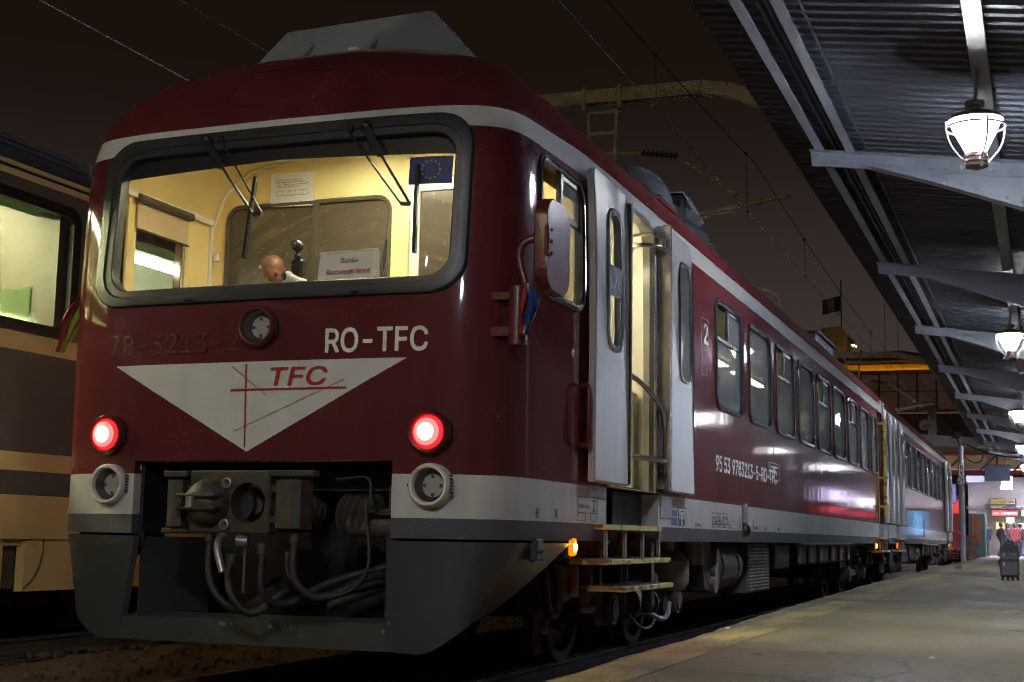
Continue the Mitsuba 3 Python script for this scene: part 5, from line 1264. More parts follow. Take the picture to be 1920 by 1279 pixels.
cn = thing('platform_canopy', 'steel platform canopy with corrugated sheets and riveted cantilever arms above the platform', 'canopy')
ARM_Y = [1.45 + 6.38 * k for k in range(-1, 10)]
for b in range(len(ARM_Y) - 1):
    y0, y1 = ARM_Y[b] + 0.003, ARM_Y[b + 1]
    n = int((y1 - y0) / 0.18)
    ys, zz = [], []
    for k in range(n):
        for f, h in ((0.0, 0), (0.42, 0), (0.52, 0.05), (0.90, 0.05)):
            ys.append(y0 + (k + f) * (y1 - y0) / n)
            zz.append(h)
    ys, zz = np.array(ys + [y1]), np.array(zz + [0])
    xs = np.array([1.50, 5.60, 9.7])
    gr = np.stack([np.column_stack([np.full(len(ys), x_), ys, zs(x_) + zz + 0.004 * (b % 2)]) for x_ in xs], 0)
    add(cn + '__roof_sheet', sheet(gr), 'canopy_sheet', smooth=False)
    top_ = gr.copy()
    top_[..., 2] = zs(top_[..., 0]) + 0.07
    add(cn + '__roof_deck', sheet(top_[:, ::len(ys) - 1]), 'canopy_sheet', smooth=False)
for x_, w_, d_ in ((1.97, 0.085, 0.16), (2.29, 0.085, 0.16), (8.91, 0.085, 0.16), (9.23, 0.085, 0.16)):
    zt = zs(x_) - 0.004
    zb = zt - d_
    add(cn + '__purlin', cat(box((x_ - w_ / 2, ARM_Y[0] - 0.3, zb), (x_ + w_ / 2, ARM_Y[-1] + 0.3, zb + 0.008)), box((x_ - w_ / 2, ARM_Y[0] - 0.3, zb + 0.0085), (x_ - w_ / 2 + 0.008, ARM_Y[-1] + 0.3, zt)), box((x_ + w_ / 2 - 0.008, ARM_Y[0] - 0.3, zb + 0.0085), (x_ + w_ / 2, ARM_Y[-1] + 0.3, zb + 0.03))), 'canopy_steel', smooth=False)
add(cn + '__conduit', cat(*[tube([(x_, ARM_Y[0], zs(x_) - 0.05), (x_, ARM_Y[-1], zs(x_) - 0.05)], r_, 8) for x_, r_ in ((2.09, 0.022), (2.15, 0.016), (2.42, 0.012))]), 'canopy_sheet', smooth=40)
SP = 3.70
zsp = float(zs(SP)) - 0.012
add(cn + '__cable_tray', cat(box((SP - 0.07, -4, zsp - 0.12), (SP + 0.07, 60, zsp - 0.112)), box((SP - 0.07, -4, zsp - 0.1115), (SP - 0.062, 60, zsp)), box((SP + 0.062, -4, zsp - 0.1115), (SP + 0.07, 60, zsp))), 'canopy_steel', smooth=False)
TZ = lambda x: zs(x) - 0.172
arm_top = [(1.87, TZ(1.87)), (5.6, TZ(5.6))]
arm_low = [(5.6, 3.35), (5.25, 3.55), (4.8, 3.88), (3.99, 4.25), (3.07, 4.60), (2.42, 4.82), (1.88, TZ(1.87) - 0.155)]
web = Polygon(arm_top + arm_low)
web2 = Polygon([(11.2 - x_, z_) for x_, z_ in (arm_top + arm_low)])
dome = trimesh.creation.icosphere(subdivisions=1)
dome = trimesh.intersections.slice_mesh_plane(dome, [0, -1, 0], [0, 0.05, 0])

def offset_line(pts, d):
    return np.array(LineString(pts).parallel_offset(d, 'left', join_style=2).coords)

low_line = np.array(arm_low[::-1])
for k, y_ in enumerate(ARM_Y):
    a = add(cn + '__cantilever_arm', cat(prism(web, 'y', y_ - 0.006, y_ + 0.006), prism(web2, 'y', y_ - 0.006, y_ + 0.006)), 'canopy_steel', smooth=False)
    top_band = Polygon([(1.87, TZ(1.87)), (5.6, TZ(5.6)), (5.6, TZ(5.6) - 0.15), (1.88, TZ(1.87) - 0.155)])
    lb = np.vstack([low_line[1:], (low_line[1:] + [0.03, 0.115])[::-1]])
    low_band = Polygon(lb).buffer(0)
    add(a + '__chord', cat(prism(top_band, 'y', y_ - 0.022, y_ - 0.0065), prism(low_band, 'y', y_ - 0.022, y_ - 0.0065),
                           box((1.86, y_ - 0.09, TZ(1.87) + 0.001), (1.865, y_ + 0.09, TZ(1.87) + 0.012)),
                           hull([(1.87, y_ - 0.09, TZ(1.87) + 0.002), (1.87, y_ + 0.09, TZ(1.87) + 0.002), (5.6, y_ - 0.09, TZ(5.6) + 0.002), (5.6, y_ + 0.09, TZ(5.6) + 0.002), (1.87, y_ - 0.09, TZ(1.87) + 0.012), (1.87, y_ + 0.09, TZ(1.87) + 0.012), (5.6, y_ - 0.09, TZ(5.6) + 0.012), (5.6, y_ + 0.09, TZ(5.6) + 0.012)]),
                           *[hull([(p[0], y_ + s_ * 0.085, p[1] - 0.012 + e_) for p in (low_line[i], low_line[i + 1]) for s_ in (-1, 1) for e_ in (0, 0.010)]) for i in range(1, len(low_line) - 1)]), 'canopy_steel', smooth=False)
    if 1 <= k <= 6:
        rv = []
        r_ = 0.017
        for x_ in np.arange(1.93, 5.2, 0.155):
            rv.append((x_, TZ(x_) - 0.045))
            rv.append((x_ + 0.078, TZ(x_) - 0.115))
        s_ = np.r_[0, np.cumsum(np.linalg.norm(np.diff(low_line[1:], axis=0), axis=1))]
        for u in np.arange(0.1, s_[-1], 0.155):
            rv.append((np.interp(u, s_, low_line[1:, 0]) + 0.012, np.interp(u, s_, low_line[1:, 1]) + 0.055))
        dv = np.array(dome.vertices)
        add(a + '__rivet', cat(*[TM(dv * [r_, r_ * 0.7, r_] + [x_, y_ - 0.022, z_], dome.faces) for x_, z_ in rv]), 'canopy_steel', smooth=True, kind='stuff')
for k in range(0, len(ARM_Y), 2):
    c_ = add(cn + '__column', cat(box((5.5, ARM_Y[k] - 0.1, 0.25), (5.53, ARM_Y[k] + 0.1, 3.6)), box((5.67, ARM_Y[k] - 0.1, 0.25), (5.70, ARM_Y[k] + 0.1, 3.6)), box((5.53, ARM_Y[k] - 0.012, 0.25), (5.67, ARM_Y[k] + 0.012, 3.6)), box((5.4, ARM_Y[k] - 0.2, 0.252), (5.8, ARM_Y[k] + 0.2, 0.29))), 'canopy_steel', smooth=False)

# ------------------------------------------------------------------ platform lamps
LAMP = (300.0, 330.0, 415.0)

def lamp(x, y, z, label, wt, power=1.0):
    t = thing('platform_lamp', label, 'lamp', 'lamps hanging in a row under the canopy')
    g = add(t + '__globe', revolve([(0.085, -0.10), (0.105, -0.06), (0.175, 0.08), (0.20, 0.145), (0.198, 0.165)], (x, y, z), (0, 0, 1), 28), 'paper', smooth=40, emit=tuple(c * power for c in LAMP), weight=wt)
    add(t + '__cage', cat(tube([(x + 0.238 * math.cos(a), y + 0.238 * math.sin(a), z + 0.11) for a in np.linspace(0, 2 * np.pi, 41)], 0.008, 6),
                          *[tube(curve([(x + r_ * math.cos(a), y + r_ * math.sin(a), z + h_) for r_, h_ in ((0.255, 0.15), (0.245, 0.05), (0.20, -0.07), (0.125, -0.16), (0.10, -0.20), (0.10, -0.245), (0.128, -0.245), (0.125, -0.215))], 20), 0.0075, 6) for a in np.radians([25, 115, 205, 295])]), 'canopy_steel', smooth=40)
    add(t + '__collar', cat(*[revolve([(0.088, h_), (0.094, h_), (0.094, h_ + 0.028), (0.088, h_ + 0.028)], (x, y, z), (0, 0, 1), 24) for h_ in (-0.145, -0.185, -0.225)], *[cyl((x + 0.088 * math.cos(a), y + 0.088 * math.sin(a), z - 0.225), (x + 0.088 * math.cos(a), y + 0.088 * math.sin(a), z - 0.11), 0.006, n=6) for a in np.arange(8) * np.pi / 4], cyl((x, y, z - 0.25), (x, y, z - 0.2), 0.02)), 'lamp_iron', smooth=40)
    add(t + '__cap', revolve([(0.225, 0.166), (0.225, 0.176), (0.19, 0.21), (0.12, 0.24), (0.03, 0.25)], (x, y, z), (0, 0, 1), 28), 'lamp_iron', smooth=40)  # unseen lid added so the globe throws little light upward
    add(t + '__stem', cat(cyl((x, y, z + 0.225), (x, y, z + 0.30), 0.045), tube(curve([(x, y, z + 0.28), (x + 0.01, y, z + 0.42), (x + 0.03, y, zsp - 0.11)], 8), 0.016), cyl((x, y, z + 0.29), (x, y, z + 0.33), 0.08)), 'canopy_steel', smooth=40)
    return t

LAMPS = [(3.65, 5.0, 4.20, 'nearest platform lamp, largest and brightest at the upper right', 8.0), (3.64, 17.8, 4.22, 'second platform lamp from the front, below and beyond the nearest one', 6.0),
         (3.55, 30.6, 4.06, 'third platform lamp from the front', 4.0), (3.46, 43.4, 4.05, 'fourth platform lamp, small, near the far hall', 3.0), (3.42, 56.0, 4.05, 'farthest platform lamp, a bright dot', 2.0),
         (3.68, -7.8, 4.2, 'platform lamp behind the viewpoint', 6.0)]
LAMPS += [(7.55, 30.6 + 12.8 * k, 4.1, ('first', 'second', 'third')[k] + ' lamp of the far row under the canopy', 1.5) for k in range(3)]
for l_ in LAMPS:
    lamp(*l_)

# ------------------------------------------------------------------ overhead line

def insulator(p, q, n=8, r=0.075):
    p, q = np.array(p, float), np.array(q, float)
    L = np.linalg.norm(q - p)
    prof = [(0.03, 0)]
    for k in range(n):
        a = L * (k + 0.5) / n
        prof += [(0.03, a - 0.3 * L / n), (r, a), (0.032, a + 0.1 * L / n)]
    prof += [(0.03, L)]
    return revolve(prof, p, q - p, 14)

def gantry(Y, label, span, xh=-2.38, zb=7.9):
    t = thing('catenary_gantry', label, 'gantry')
    pts = [(x_, Y, z_) for x_, z_ in span]
    add(t + '__beam', cat(*[bar(a, b, 0.18, 0.22) for a, b in zip(pts[:-1], pts[1:])]), 'ohl', smooth=False)
    add(t + '__clamp', cat(*[box((xh + d - 0.03, Y - 0.13, zb - 0.2), (xh + d + 0.03, Y + 0.13, zb + 0.2), 0.01) for d in (-0.3, 0.3)]), 'ohl', smooth=False)
    legs, z1, z0 = [], zb - 0.2, zb - 2.6
    for s in (-1, 1):
        legs.append(bar((xh + 0.24 * s, Y, z1), (xh + 0.13 * s, Y, z0), 0.05, 0.07, (0, 1, 0)))
    for k in range(7):
        zz = z1 - 0.35 * k - 0.02
        hw = 0.24 - 0.11 * (z1 - zz) / (z1 - z0)
        legs.append(box((xh - hw, Y - 0.03, zz - 0.03), (xh + hw, Y + 0.03, zz + 0.03)))
    add(t + '__drop_post', cat(*legs), 'ohl', smooth=False)
    for (s, xe) in ((1, 0.25), (-1, -4.75)):
        za, zc = zb - 0.95, zb - 2.1
        x0 = xh + 0.2 * s
        i1 = add(t + '__insulator', insulator((x0 + 0.45 * s, Y, za + 0.0), (x0 + 1.05 * s, Y, za - 0.10)), 'ceramic', smooth=40)
        add(t + '__insulator', insulator((x0 + 0.35 * s, Y, zc - 0.02), (x0 + 0.95 * s, Y, zc + 0.03)), 'ceramic', smooth=40)
        mid = x0 + (xe - x0) * 0.80
        add(t + '__stay_tube', cat(tube([(x0, Y, za + 0.03), (x0 + 0.47 * s, Y, za)], 0.03), tube([(x0 + 1.03 * s, Y, za - 0.1), (mid, Y, zc + 0.42)], 0.028), ball((mid, Y, zc + 0.40), 0.06, 1)), 'ohl', smooth=40)
        add(t + '__cantilever_tube', cat(tube([(x0, Y, zc - 0.04), (x0 + 0.37 * s, Y, zc - 0.02)], 0.03), tube([(x0 + 0.93 * s, Y, zc + 0.03), (xe + 0.35 * s, Y, zc + 0.30)], 0.042), *[revolve([(0.05, 0), (0.065, 0), (0.065, 0.06), (0.05, 0.06)], (x_, Y, zc + 0.03 + 0.27 * abs(x_ - (x0 + 0.93 * s)) / abs(xe + 0.35 * s - x0 - 0.93 * s)), (s, 0, 0.12), 12) for x_ in (mid, x0 + (xe - x0) * 0.95, x0 + (xe - x0) * 0.55)]), 'ohl', smooth=40)
        add(t + '__steady_arm', cat(tube(curve([(mid, Y, zc + 0.08), (x0 + (xe - x0) * 0.5, Y, zc - 0.10), (x0 + (xe - x0) * 0.36, Y, zc - 0.40), (x0 + (xe - x0) * 0.22, Y, zc - 0.75)], 18), 0.026), tube(curve([(x0 + 0.9 * s, Y, zc - 1.12), (xe - 0.3 * s, Y, zc - 1.14), (xe, Y, zc - 1.16), (xe + 0.13 * s, Y, zc - 1.24), (xe + 0.16 * s, Y, zc - 1.50)], 22), 0.026)), 'ohl', smooth=40)

gantry(14.0, 'rusty overhead line gantry with insulators above the burgundy train, nearest of the two', [(-5.4, 7.97), (-2.4, 7.94), (-0.75, 7.93), (-0.35, 7.86), (1.3, 7.15), (2.2, 6.75)])
gantry(45.5, 'overhead line gantry far down the track, in front of the lit concourse', [(-5.4, 7.8), (-2.4, 7.75), (-0.9, 7.72), (1.3, 7.2), (2.4, 6.9)], zb=7.72)

def wire(name, label, pts, r, m='cable'):
    add(name, tube(pts, r, 6), m, smooth=40, label=label, cat='overhead wire')

def sag(x, z0, amp, y):
    t_ = ((y + 17.5) % 31.5) / 31.5
    return z0 - amp * 4 * t_ * (1 - t_)

ys_ = np.linspace(-17, 77, 95)
wire('contact_wire', 'thin dark contact wire over the burgundy train', np.stack([0.12 + 0 * ys_, ys_, 5.69 + 0 * ys_], 1), 0.007)
wire('messenger_wire', 'upper dark wire sagging over the burgundy train', np.stack([0.10 + 0 * ys_, ys_, sag(0, 6.62, 0.45, ys_)], 1), 0.007)
wire('contact_wire', 'lower bright wire at the upper left, over the coach', np.stack([-4.6 + 0 * ys_, ys_, 5.80 + 0 * ys_], 1), 0.009, 'copper')
wire('messenger_wire', 'upper dark wire at the upper left, over the coach', np.stack([-4.5 + 0 * ys_, ys_, sag(0, 6.85, 0.35, ys_)], 1), 0.007)
dt = thing('wire_dropper', 'thin droppers with clamps hanging between the overhead wires above the train', 'dropper')
for y_ in (8.0, 13.2, 18.6, 23.5, 29, 34, 39):
    z_ = float(sag(0, 6.62, 0.45, y_))
    add(dt + '__dropper', cat(tube([(0.10, y_, z_), (0.12, y_, 5.69)], 0.005, 5), ball((0.10, y_, z_), 0.028, 1), ball((0.12, y_, 5.69), 0.026, 1)), 'cable', smooth=40)

# ------------------------------------------------------------------ the far end: concourse, kiosks, signs
hall = thing('concourse', 'tall station concourse with an amber lit gallery strip over a panelled front', 'building')
HY = 88.0
for k in range(9):
    x0 = -9.6 + 1.22 * k
    add(hall + '__panel', box((x0 + 0.05, HY, 9.6), (x0 + 1.17, HY + 0.1, 11.95), 0.02), 'hall_panel', smooth=False)
    add(hall + '__mullion', box((x0 - 0.045, HY - 0.10, 9.5), (x0 + 0.045, HY + 0.15, 12.1)), 'hall_dark', smooth=False)
add(hall + '__rail', cat(box((-10, HY - 0.06, 10.75), (1.6, HY - 0.005, 10.83)), box((-10, HY - 0.2, 9.40), (1.6, HY + 0.1, 9.58)), box((-10, HY - 0.2, 11.97), (1.6, HY + 0.3, 12.15))), 'red_paint', smooth=False)
add(hall + '__gallery_wall', box((-9.4, HY + 0.9, 12.1), (-1.0, HY + 1.0, 12.75)), 'sign_yellow', smooth=False)
gl = add(hall + '__gallery_lamp', box((-9.2, HY + 0.35, 12.20), (-2.2, HY + 0.5, 12.26)), 'rubber_grey', smooth=False)
add(gl + '__tube', box((-9.2, HY + 0.52, 12.2), (-2.4, HY + 0.54, 12.25)), 'paper', smooth=False, emit=(11.0, 4.2, 0.25), weight=1.0)
add(hall + '__roof', cat(hull([(-9.8, HY - 0.3, 12.75), (-4.5, HY - 0.3, 12.85), (-9.8, HY + 3, 12.75), (-4.5, HY + 3, 12.85), (-9.5, HY - 0.3, 13.35), (-4.5, HY - 0.3, 13.5), (-9.5, HY + 3, 13.35), (-4.5, HY + 3, 13.5)]), hull([(-4.5, HY - 0.3, 12.85), (2.0, HY - 0.3, 12.0), (-4.5, HY + 3, 12.85), (2, HY + 3, 12.0), (-4.5, HY - 0.3, 13.5), (2, HY - 0.3, 12.35), (-4.5, HY + 3, 13.5), (2, HY + 3, 12.35)])), 'hall_dark', smooth=False)
add(hall + '__upper_wall', box((-40, HY + 1.2, 0.2), (14, HY + 1.5, 9.4)), 'hall_dark', smooth=False)
tw = thing('signal_tower', 'ochre control tower lit by a sodium lamp above the concourse roof', 'tower')
add(tw + '__cabin', hull([(-10.4, 92, 8), (-8.55, 92, 8), (-10.4, 95, 8), (-8.55, 95, 8), (-10.4, 92, 15.3), (-8.9, 92, 15.9), (-8.55, 92, 15.3), (-10.4, 95, 15.3), (-8.55, 95, 15.3), (-10.2, 92.2, 15.9)]), 'coach_cream', smooth=False)
add(tw + '__cornice', box((-10.5, 91.8, 15.1), (-8.35, 95.2, 15.35), 0.03), 'coach_cream', smooth=False)
add(tw + '__window', box((-9.95, 91.94, 12.6), (-9.45, 91.99, 13.5)), 'screen_dark', smooth=False)
tl = add(tw + '__lamp_arm', tube([(-8.5, 91.7, 14.2), (-8.0, 91.4, 14.5)], 0.05), 'ohl')
add(tl + '__lamp', hull([(-8.1, 91.3, 14.42), (-7.75, 91.3, 14.30), (-8.1, 91.5, 14.42), (-7.75, 91.5, 14.3), (-8.1, 91.4, 14.55), (-7.75, 91.4, 14.42)]), 'paper', smooth=False, emit=(22, 9, 1.4), weight=0.7)
fp = thing('flag', 'blurred blue, yellow and red flag on a pole over the control tower', 'flag')
add(fp + '__pole', cyl((-9.0, 93, 15.6), (-9.0, 93, 19.4), 0.05), 'ohl')
for k, m_ in enumerate(('scarf_blue', 'scarf_yellow', 'scarf_red')):
    add(fp + '__band', sheet(np.stack([[(-9.05 - 0.42 * (k + u), 93 + 0.12 * math.sin(4 * (k + u)), zz - 0.10 * (k + u)) for u in np.linspace(0, 1, 5)] for zz in (17.2, 18.3)], 0)), m_, smooth=True)
for x_, z_, lb in ((-6.2, 21.5, 'left thin antenna mast over the concourse roof'), (-5.3, 18.5, 'right thin antenna mast over the concourse roof')):
    ms = thing('antenna_mast', lb, 'mast')
    add(ms + '__pole', cyl((x_, 95, 12.5), (x_, 95, z_), 0.035, 0.015), 'copper')

yl = thing('added_lamp', 'added unseen sodium lamp on a mast behind the second railcar, lighting the concourse panels', 'lamp')  # unseen lamp added to brighten the concourse front
add(yl + '__mast', cyl((-10.5, 66, 0), (-10.5, 66, 11.2), 0.12, 0.08), 'ohl')
add(yl + '__head', hull([(-10.8, 65.6, 11.3), (-10.2, 65.6, 11.3), (-10.8, 66.2, 11.3), (-10.2, 66.2, 11.3), (-10.6, 65.8, 11.5), (-10.4, 66.0, 11.5)]), 'rubber_grey', smooth=False)
add(yl + '__lens', box((-10.75, 65.65, 11.22), (-10.25, 66.15, 11.29), 0.01), 'paper', smooth=False, emit=(420, 230, 90), weight=1.5)
for nm_, lb_, a_, b_, em_ in (('shop_sign', 'small green lit shop sign beside the red drink sign', (2.92, 75.2, 2.45), (3.3, 75.3, 2.75), (0.35, 1.5, 0.8)), ('shop_sign', 'small yellow lit panel at the right of the shop window', (2.95, 77.0, 1.2), (3.4, 77.1, 2.1), (1.1, 0.75, 0.12)), ('shop_sign', 'violet lit sign beside the far track post', (-0.02, 61.0, 2.75), (0.28, 61.1, 3.6), (0.10, 0.06, 0.42))):
    t_ = thing(nm_, lb_, 'sign')
    add(t_ + '__box', box((a_[0] - 0.03, a_[1] + 0.005, a_[2] - 0.03), (b_[0] + 0.03, b_[1] + 0.05, b_[2] + 0.03)), 'screen_dark', smooth=False)
    add(t_ + '__face', box((a_[0], a_[1] - 0.02, a_[2]), (b_[0], a_[1], b_[2])), 'paper', smooth=False, emit=em_, weight=0.2)
po = thing('concrete_pole', 'tall concrete pole with two round horn loudspeakers beside the far tracks', 'pole')
add(po + '__post', hull([(-0.62 + sx * (0.22 if z_ < 1 else 0.17), 60 + sy_ * 0.2, z_) for sx in (-1, 1) for sy_ in (-1, 1) for z_ in (0, 7.0)]), 'concrete', smooth=False)
for z_ in (6.25, 7.1):
    add(po + '__loudspeaker', cat(revolve([(0.06, 0.35), (0.09, 0.2), (0.18, 0.06), (0.26, 0.0), (0.24, 0.0), (0.15, 0.07), (0.05, 0.2)], (-0.92, 59.6, z_), (0.1, 1, 0), 24, closed=False), box((-0.95, 59.9, z_ - 0.03), (-0.55, 60.0, z_ + 0.03))), 'concrete', smooth=40)

tr_ = thing('roof_truss', 'red and yellow lattice truss across the far end of the platform', 'truss')
add(tr_ + '__backing', box((-1.2, 62.2, 4.35), (6, 62.3, 5.1)), 'coach_cream', smooth=False)
add(tr_ + '__lattice', cat(box((-1.2, 61.9, 4.1), (7, 62.0, 4.3)), box((-1.2, 61.9, 5.0), (7, 62.0, 5.15)), *[bar((-0.9 + 0.75 * k, 61.95, 4.3), (-0.9 + 0.75 * k + 0.37 * (1 if k % 2 else -1) + 0.37, 61.95, 5.0), 0.09, 0.1, (0, 1, 0)) for k in range(9)], *[bar((-0.9 + 1.5 * k, 61.95, 4.3), (-0.9 + 1.5 * k, 61.95, 5.0), 0.07, 0.1, (0, 1, 0)) for k in range(5)]), 'red_paint', smooth=False)
add('beam', cat(bar((-2.0, 58, 5.55), (6, 58, 5.0), 0.3, 0.45), box((-3, 63, 5.2), (7, 63.4, 5.9))), 'concrete', smooth=False, label='grey overhead beam where the canopy meets the concourse', cat='beam')
add('hanging_cable', cat(tube(curve([(1.0, 57.5, 5.2), (2.2, 57, 4.72), (4, 56.5, 4.6)], 16), 0.03), tube(curve([(0.9, 57.5, 5.3), (0.95, 57.4, 4.6), (1.4, 57.4, 4.4), (1.65, 57.4, 4.9)], 18), 0.025)), 'cable', smooth=40, label='dark slack cables hanging under the grey beam by the track post', cat='cable')

ps = thing('track_post', 'grey steel post with white plates reading R X and VII', 'post')
PY = 44.0
pxp = 1.43
add(ps + '__post', cyl((pxp, PY, 0.25), (pxp, PY, 4.25), 0.10, n=18), 'canopy_steel')
for s_, z_ in (('R', 3.43), ('X', 3.21), ('VII', 2.95)):
    wpl = 0.155 if s_ == 'VII' else 0.085
    pl = add(ps + '__plate', box((pxp - wpl + 0.02, PY - 0.135, z_ - 0.03), (pxp + wpl + 0.02, PY - 0.12, z_ + 0.185), 0.004), 'letter_white', smooth=False)
    k = meshkit.text_mesh(s_, 0.15, 0.004, True)
    v = np.array(k.vertices)
    add(pl + '__lettering', TM(np.column_stack([pxp + 0.02 + v[:, 0] - v[:, 0].max() / 2, PY - 0.137 - v[:, 2], z_ + v[:, 1]]), k.faces), 'ink', smooth=False)
add(ps + '__floodlight', cat(hull([(pxp - 0.28, PY - 0.2, 4.55), (pxp - 0.05, PY - 0.25, 4.45), (pxp - 0.28, PY, 4.55), (pxp - 0.05, PY, 4.45), (pxp - 0.15, PY - 0.1, 4.75), (pxp + 0.1, PY - 0.1, 4.7)]), tube([(pxp, PY, 4.2), (pxp - 0.1, PY - 0.05, 4.55)], 0.03)), 'rubber_grey', smooth=False)

sh_ = thing('shop', 'bright white shop front at the end of the platform', 'shop')
add(sh_ + '__wall', cat(box((0.1, 76, 2.9), (9, 76.2, 4.6)), box((0.1, 76, 0.25), (1.1, 76.2, 2.9))), 'hall_wall', smooth=False)
add(sh_ + '__back', box((1.0, 79, 0.25), (8, 79.1, 3.0)), 'hall_wall', smooth=False)
add(sh_ + '__lintel', box((0.0, 75.7, 2.80), (9, 76, 2.95)), 'concrete', smooth=False)
add(sh_ + '__shelf', cat(*[box((3.0 + 0.02 * k, 78.6, 0.5 + 0.45 * k), (6, 78.9, 0.55 + 0.45 * k)) for k in range(5)]), 'kiosk_brown', smooth=False)
for k, (x_, c_) in enumerate(((1.5, (9, 5.5, 1.4)), (2.05, (4, 8.5, 7.5)), (2.7, (8, 6, 8.5)))):
    add(sh_ + '__display_lamp', box((x_, 78.0, 1.75 + 0.3 * (k % 2)), (x_ + 0.42, 78.1, 2.1 + 0.3 * (k % 2))), 'paper', smooth=False, emit=tuple(0.35 * q for q in c_), weight=0.4)
add('concourse_ceiling', box((-1.5, 62.5, 4.8), (10, 76, 4.9)), 'hall_wall', smooth=False, kind='structure')
cp_ = thing('ceiling_lamp', 'long bright rectangular ceiling light over the concourse', 'ceiling light')
add(cp_ + '__diffuser', hull([(2.16, 64.2, 3.50), (2.72, 64.2, 3.50), (2.08, 72, 4.45), (2.55, 72, 4.45), (2.16, 64.2, 3.54), (2.72, 64.2, 3.54), (2.08, 72, 4.49), (2.55, 72, 4.49)]), 'paper', smooth=False, emit=(12, 11.0, 15.0), weight=2.5)
for k in range(2):
    l_ = thing('ceiling_lamp', ('first', 'second')[k] + ' hidden strip light over the concourse floor', 'ceiling light', 'strip lights over the concourse')
    add(l_ + '__diffuser', box((4.0, 65 + 5 * k, 4.5), (4.5, 68 + 5 * k, 4.55)), 'paper', smooth=False, emit=(95, 88, 108), weight=3.0)
add('concourse_floor', box((-4, 66, 0.15), (13, 88, 0.256)), 'concrete', smooth=False, kind='structure')

def flat_text(t, s, h, x, y, z, m, sx=1.0, bold=True, name='lettering', shear=0.0):
    k = meshkit.text_mesh(s, h, 0.01, bold)
    v = np.array(k.vertices)
    return add(f'{t}__{name}', TM(np.column_stack([x + sx * v[:, 0] + shear * v[:, 1], y - v[:, 2], z + v[:, 1]]), k.faces), m, smooth=False)

ex_ = thing('exchange_sign', 'yellow and navy sign reading EXCHANGE AMANET above the shop', 'sign')
add(ex_ + '__board', box((1.24, 75.2, 2.80), (2.66, 75.3, 3.38), 0.01), 'sign_navy', smooth=False)
add(ex_ + '__panel', box((1.28, 75.18, 3.10), (2.60, 75.198, 3.34)), 'sign_yellow', smooth=False)
flat_text(ex_, 'EXCHANGE', 0.15, 1.30, 75.179, 3.14, 'sign_navy', sx=0.98)
flat_text(ex_, 'AMANET', 0.15, 1.29, 75.199, 2.86, 'sign_yellow', sx=0.92)
add(ex_ + '__emblem', cat(box((2.27, 75.165, 3.15), (2.56, 75.179, 3.30)), box((2.30, 75.185, 2.86), (2.38, 75.199, 2.95)), box((2.45, 75.185, 2.86), (2.58, 75.199, 2.94)), box((2.08, 75.185, 2.87), (2.16, 75.199, 2.98))), 'coach_blue', smooth=False)
so = thing('drink_sign', 'lit red sign with white script under the navy and yellow sign', 'sign')
add(so + '__box', box((1.36, 75.2, 2.42), (2.74, 75.4, 2.74), 0.01), 'red_paint', smooth=False)
add(so + '__face', box((1.38, 75.185, 2.44), (2.72, 75.199, 2.72)), 'red_paint', smooth=False, emit=(1.5, 0.045, 0.06), weight=0.2)
k = meshkit.text_mesh('Coca-Cola', 0.13, 0.008, False)
v = np.array(k.vertices)
add(so + '__lettering', TM(np.column_stack([1.42 + 0.72 * v[:, 0] + 0.25 * v[:, 1], 75.184 - v[:, 2], 2.52 + v[:, 1]]), k.faces), 'paper', smooth=False, emit=(1.6, 1.3, 1.5), weight=0.2)
add(so + '__stripe', box((2.08, 75.17, 2.53), (2.66, 75.184, 2.64)), 'paper', smooth=False, emit=(1.5, 1.1, 1.2), weight=0.2)
sc_ = thing('departure_screen', 'dark blue departure screen hanging under the canopy end', 'screen')
add(sc_ + '__case', box((1.62, 59.8, 3.72), (2.70, 60.1, 4.45), 0.02), 'screen_dark', smooth=False)
add(sc_ + '__hanger', cat(cyl((1.8, 59.95, 4.45), (1.8, 59.95, 5.2), 0.03), cyl((2.5, 59.95, 4.45), (2.5, 59.95, 5.1), 0.03)), 'canopy_steel')
wsn = thing('platform_sign', 'white lit sign hanging beside the post at the platform end', 'sign')
add(wsn + '__box', box((0.80, 60.0, 3.66), (1.58, 60.12, 3.95), 0.01), 'paper', smooth=False, emit=(0.52, 0.53, 0.78), weight=0.2)
ks = thing('kiosk', 'dark green kiosk with a brown shutter panel at the platform end', 'kiosk')
add(ks + '__body', box((0.55, 66, 0.25), (1.36, 68, 2.38), 0.03), 'kiosk_green', smooth=False)
add(ks + '__shutter', cat(box((0.72, 65.96, 0.9), (1.18, 65.995, 2.3)), *[box((0.72, 65.945, 0.92 + 0.1 * k), (1.18, 65.96, 0.98 + 0.1 * k)) for k in range(14)]), 'kiosk_brown', smooth=False)
rs_ = thing('red_cabinet', 'tall red cabinet with a lit panel beside the far track post', 'cabinet')
add(rs_ + '__body', box((-0.25, 65, 0.25), (0.42, 66, 3.2), 0.03), 'red_paint', smooth=False)
add(rs_ + '__lit_panel', box((-0.10, 64.95, 2.35), (0.28, 64.99, 3.0)), 'red_paint', smooth=False, emit=(0.7, 0.06, 0.05), weight=0.2)
add('barrier', cat(*[bar((-0.2 + 0.02 * k, 52, 0.3 + 0.10 * k), (1.5, 52, 0.3 + 0.10 * k), 0.02, 0.02) for k in range(8)], *[bar((-0.2 + 0.14 * k, 52, 0.25), (-0.2 + 0.14 * k, 52, 1.15), 0.018, 0.018) for k in range(13)], bar((-0.2, 52, 1.15), (1.5, 52, 1.15), 0.05, 0.05)), 'red_paint', smooth=False, label='low dark red mesh barrier by the end of the rails', cat='barrier')
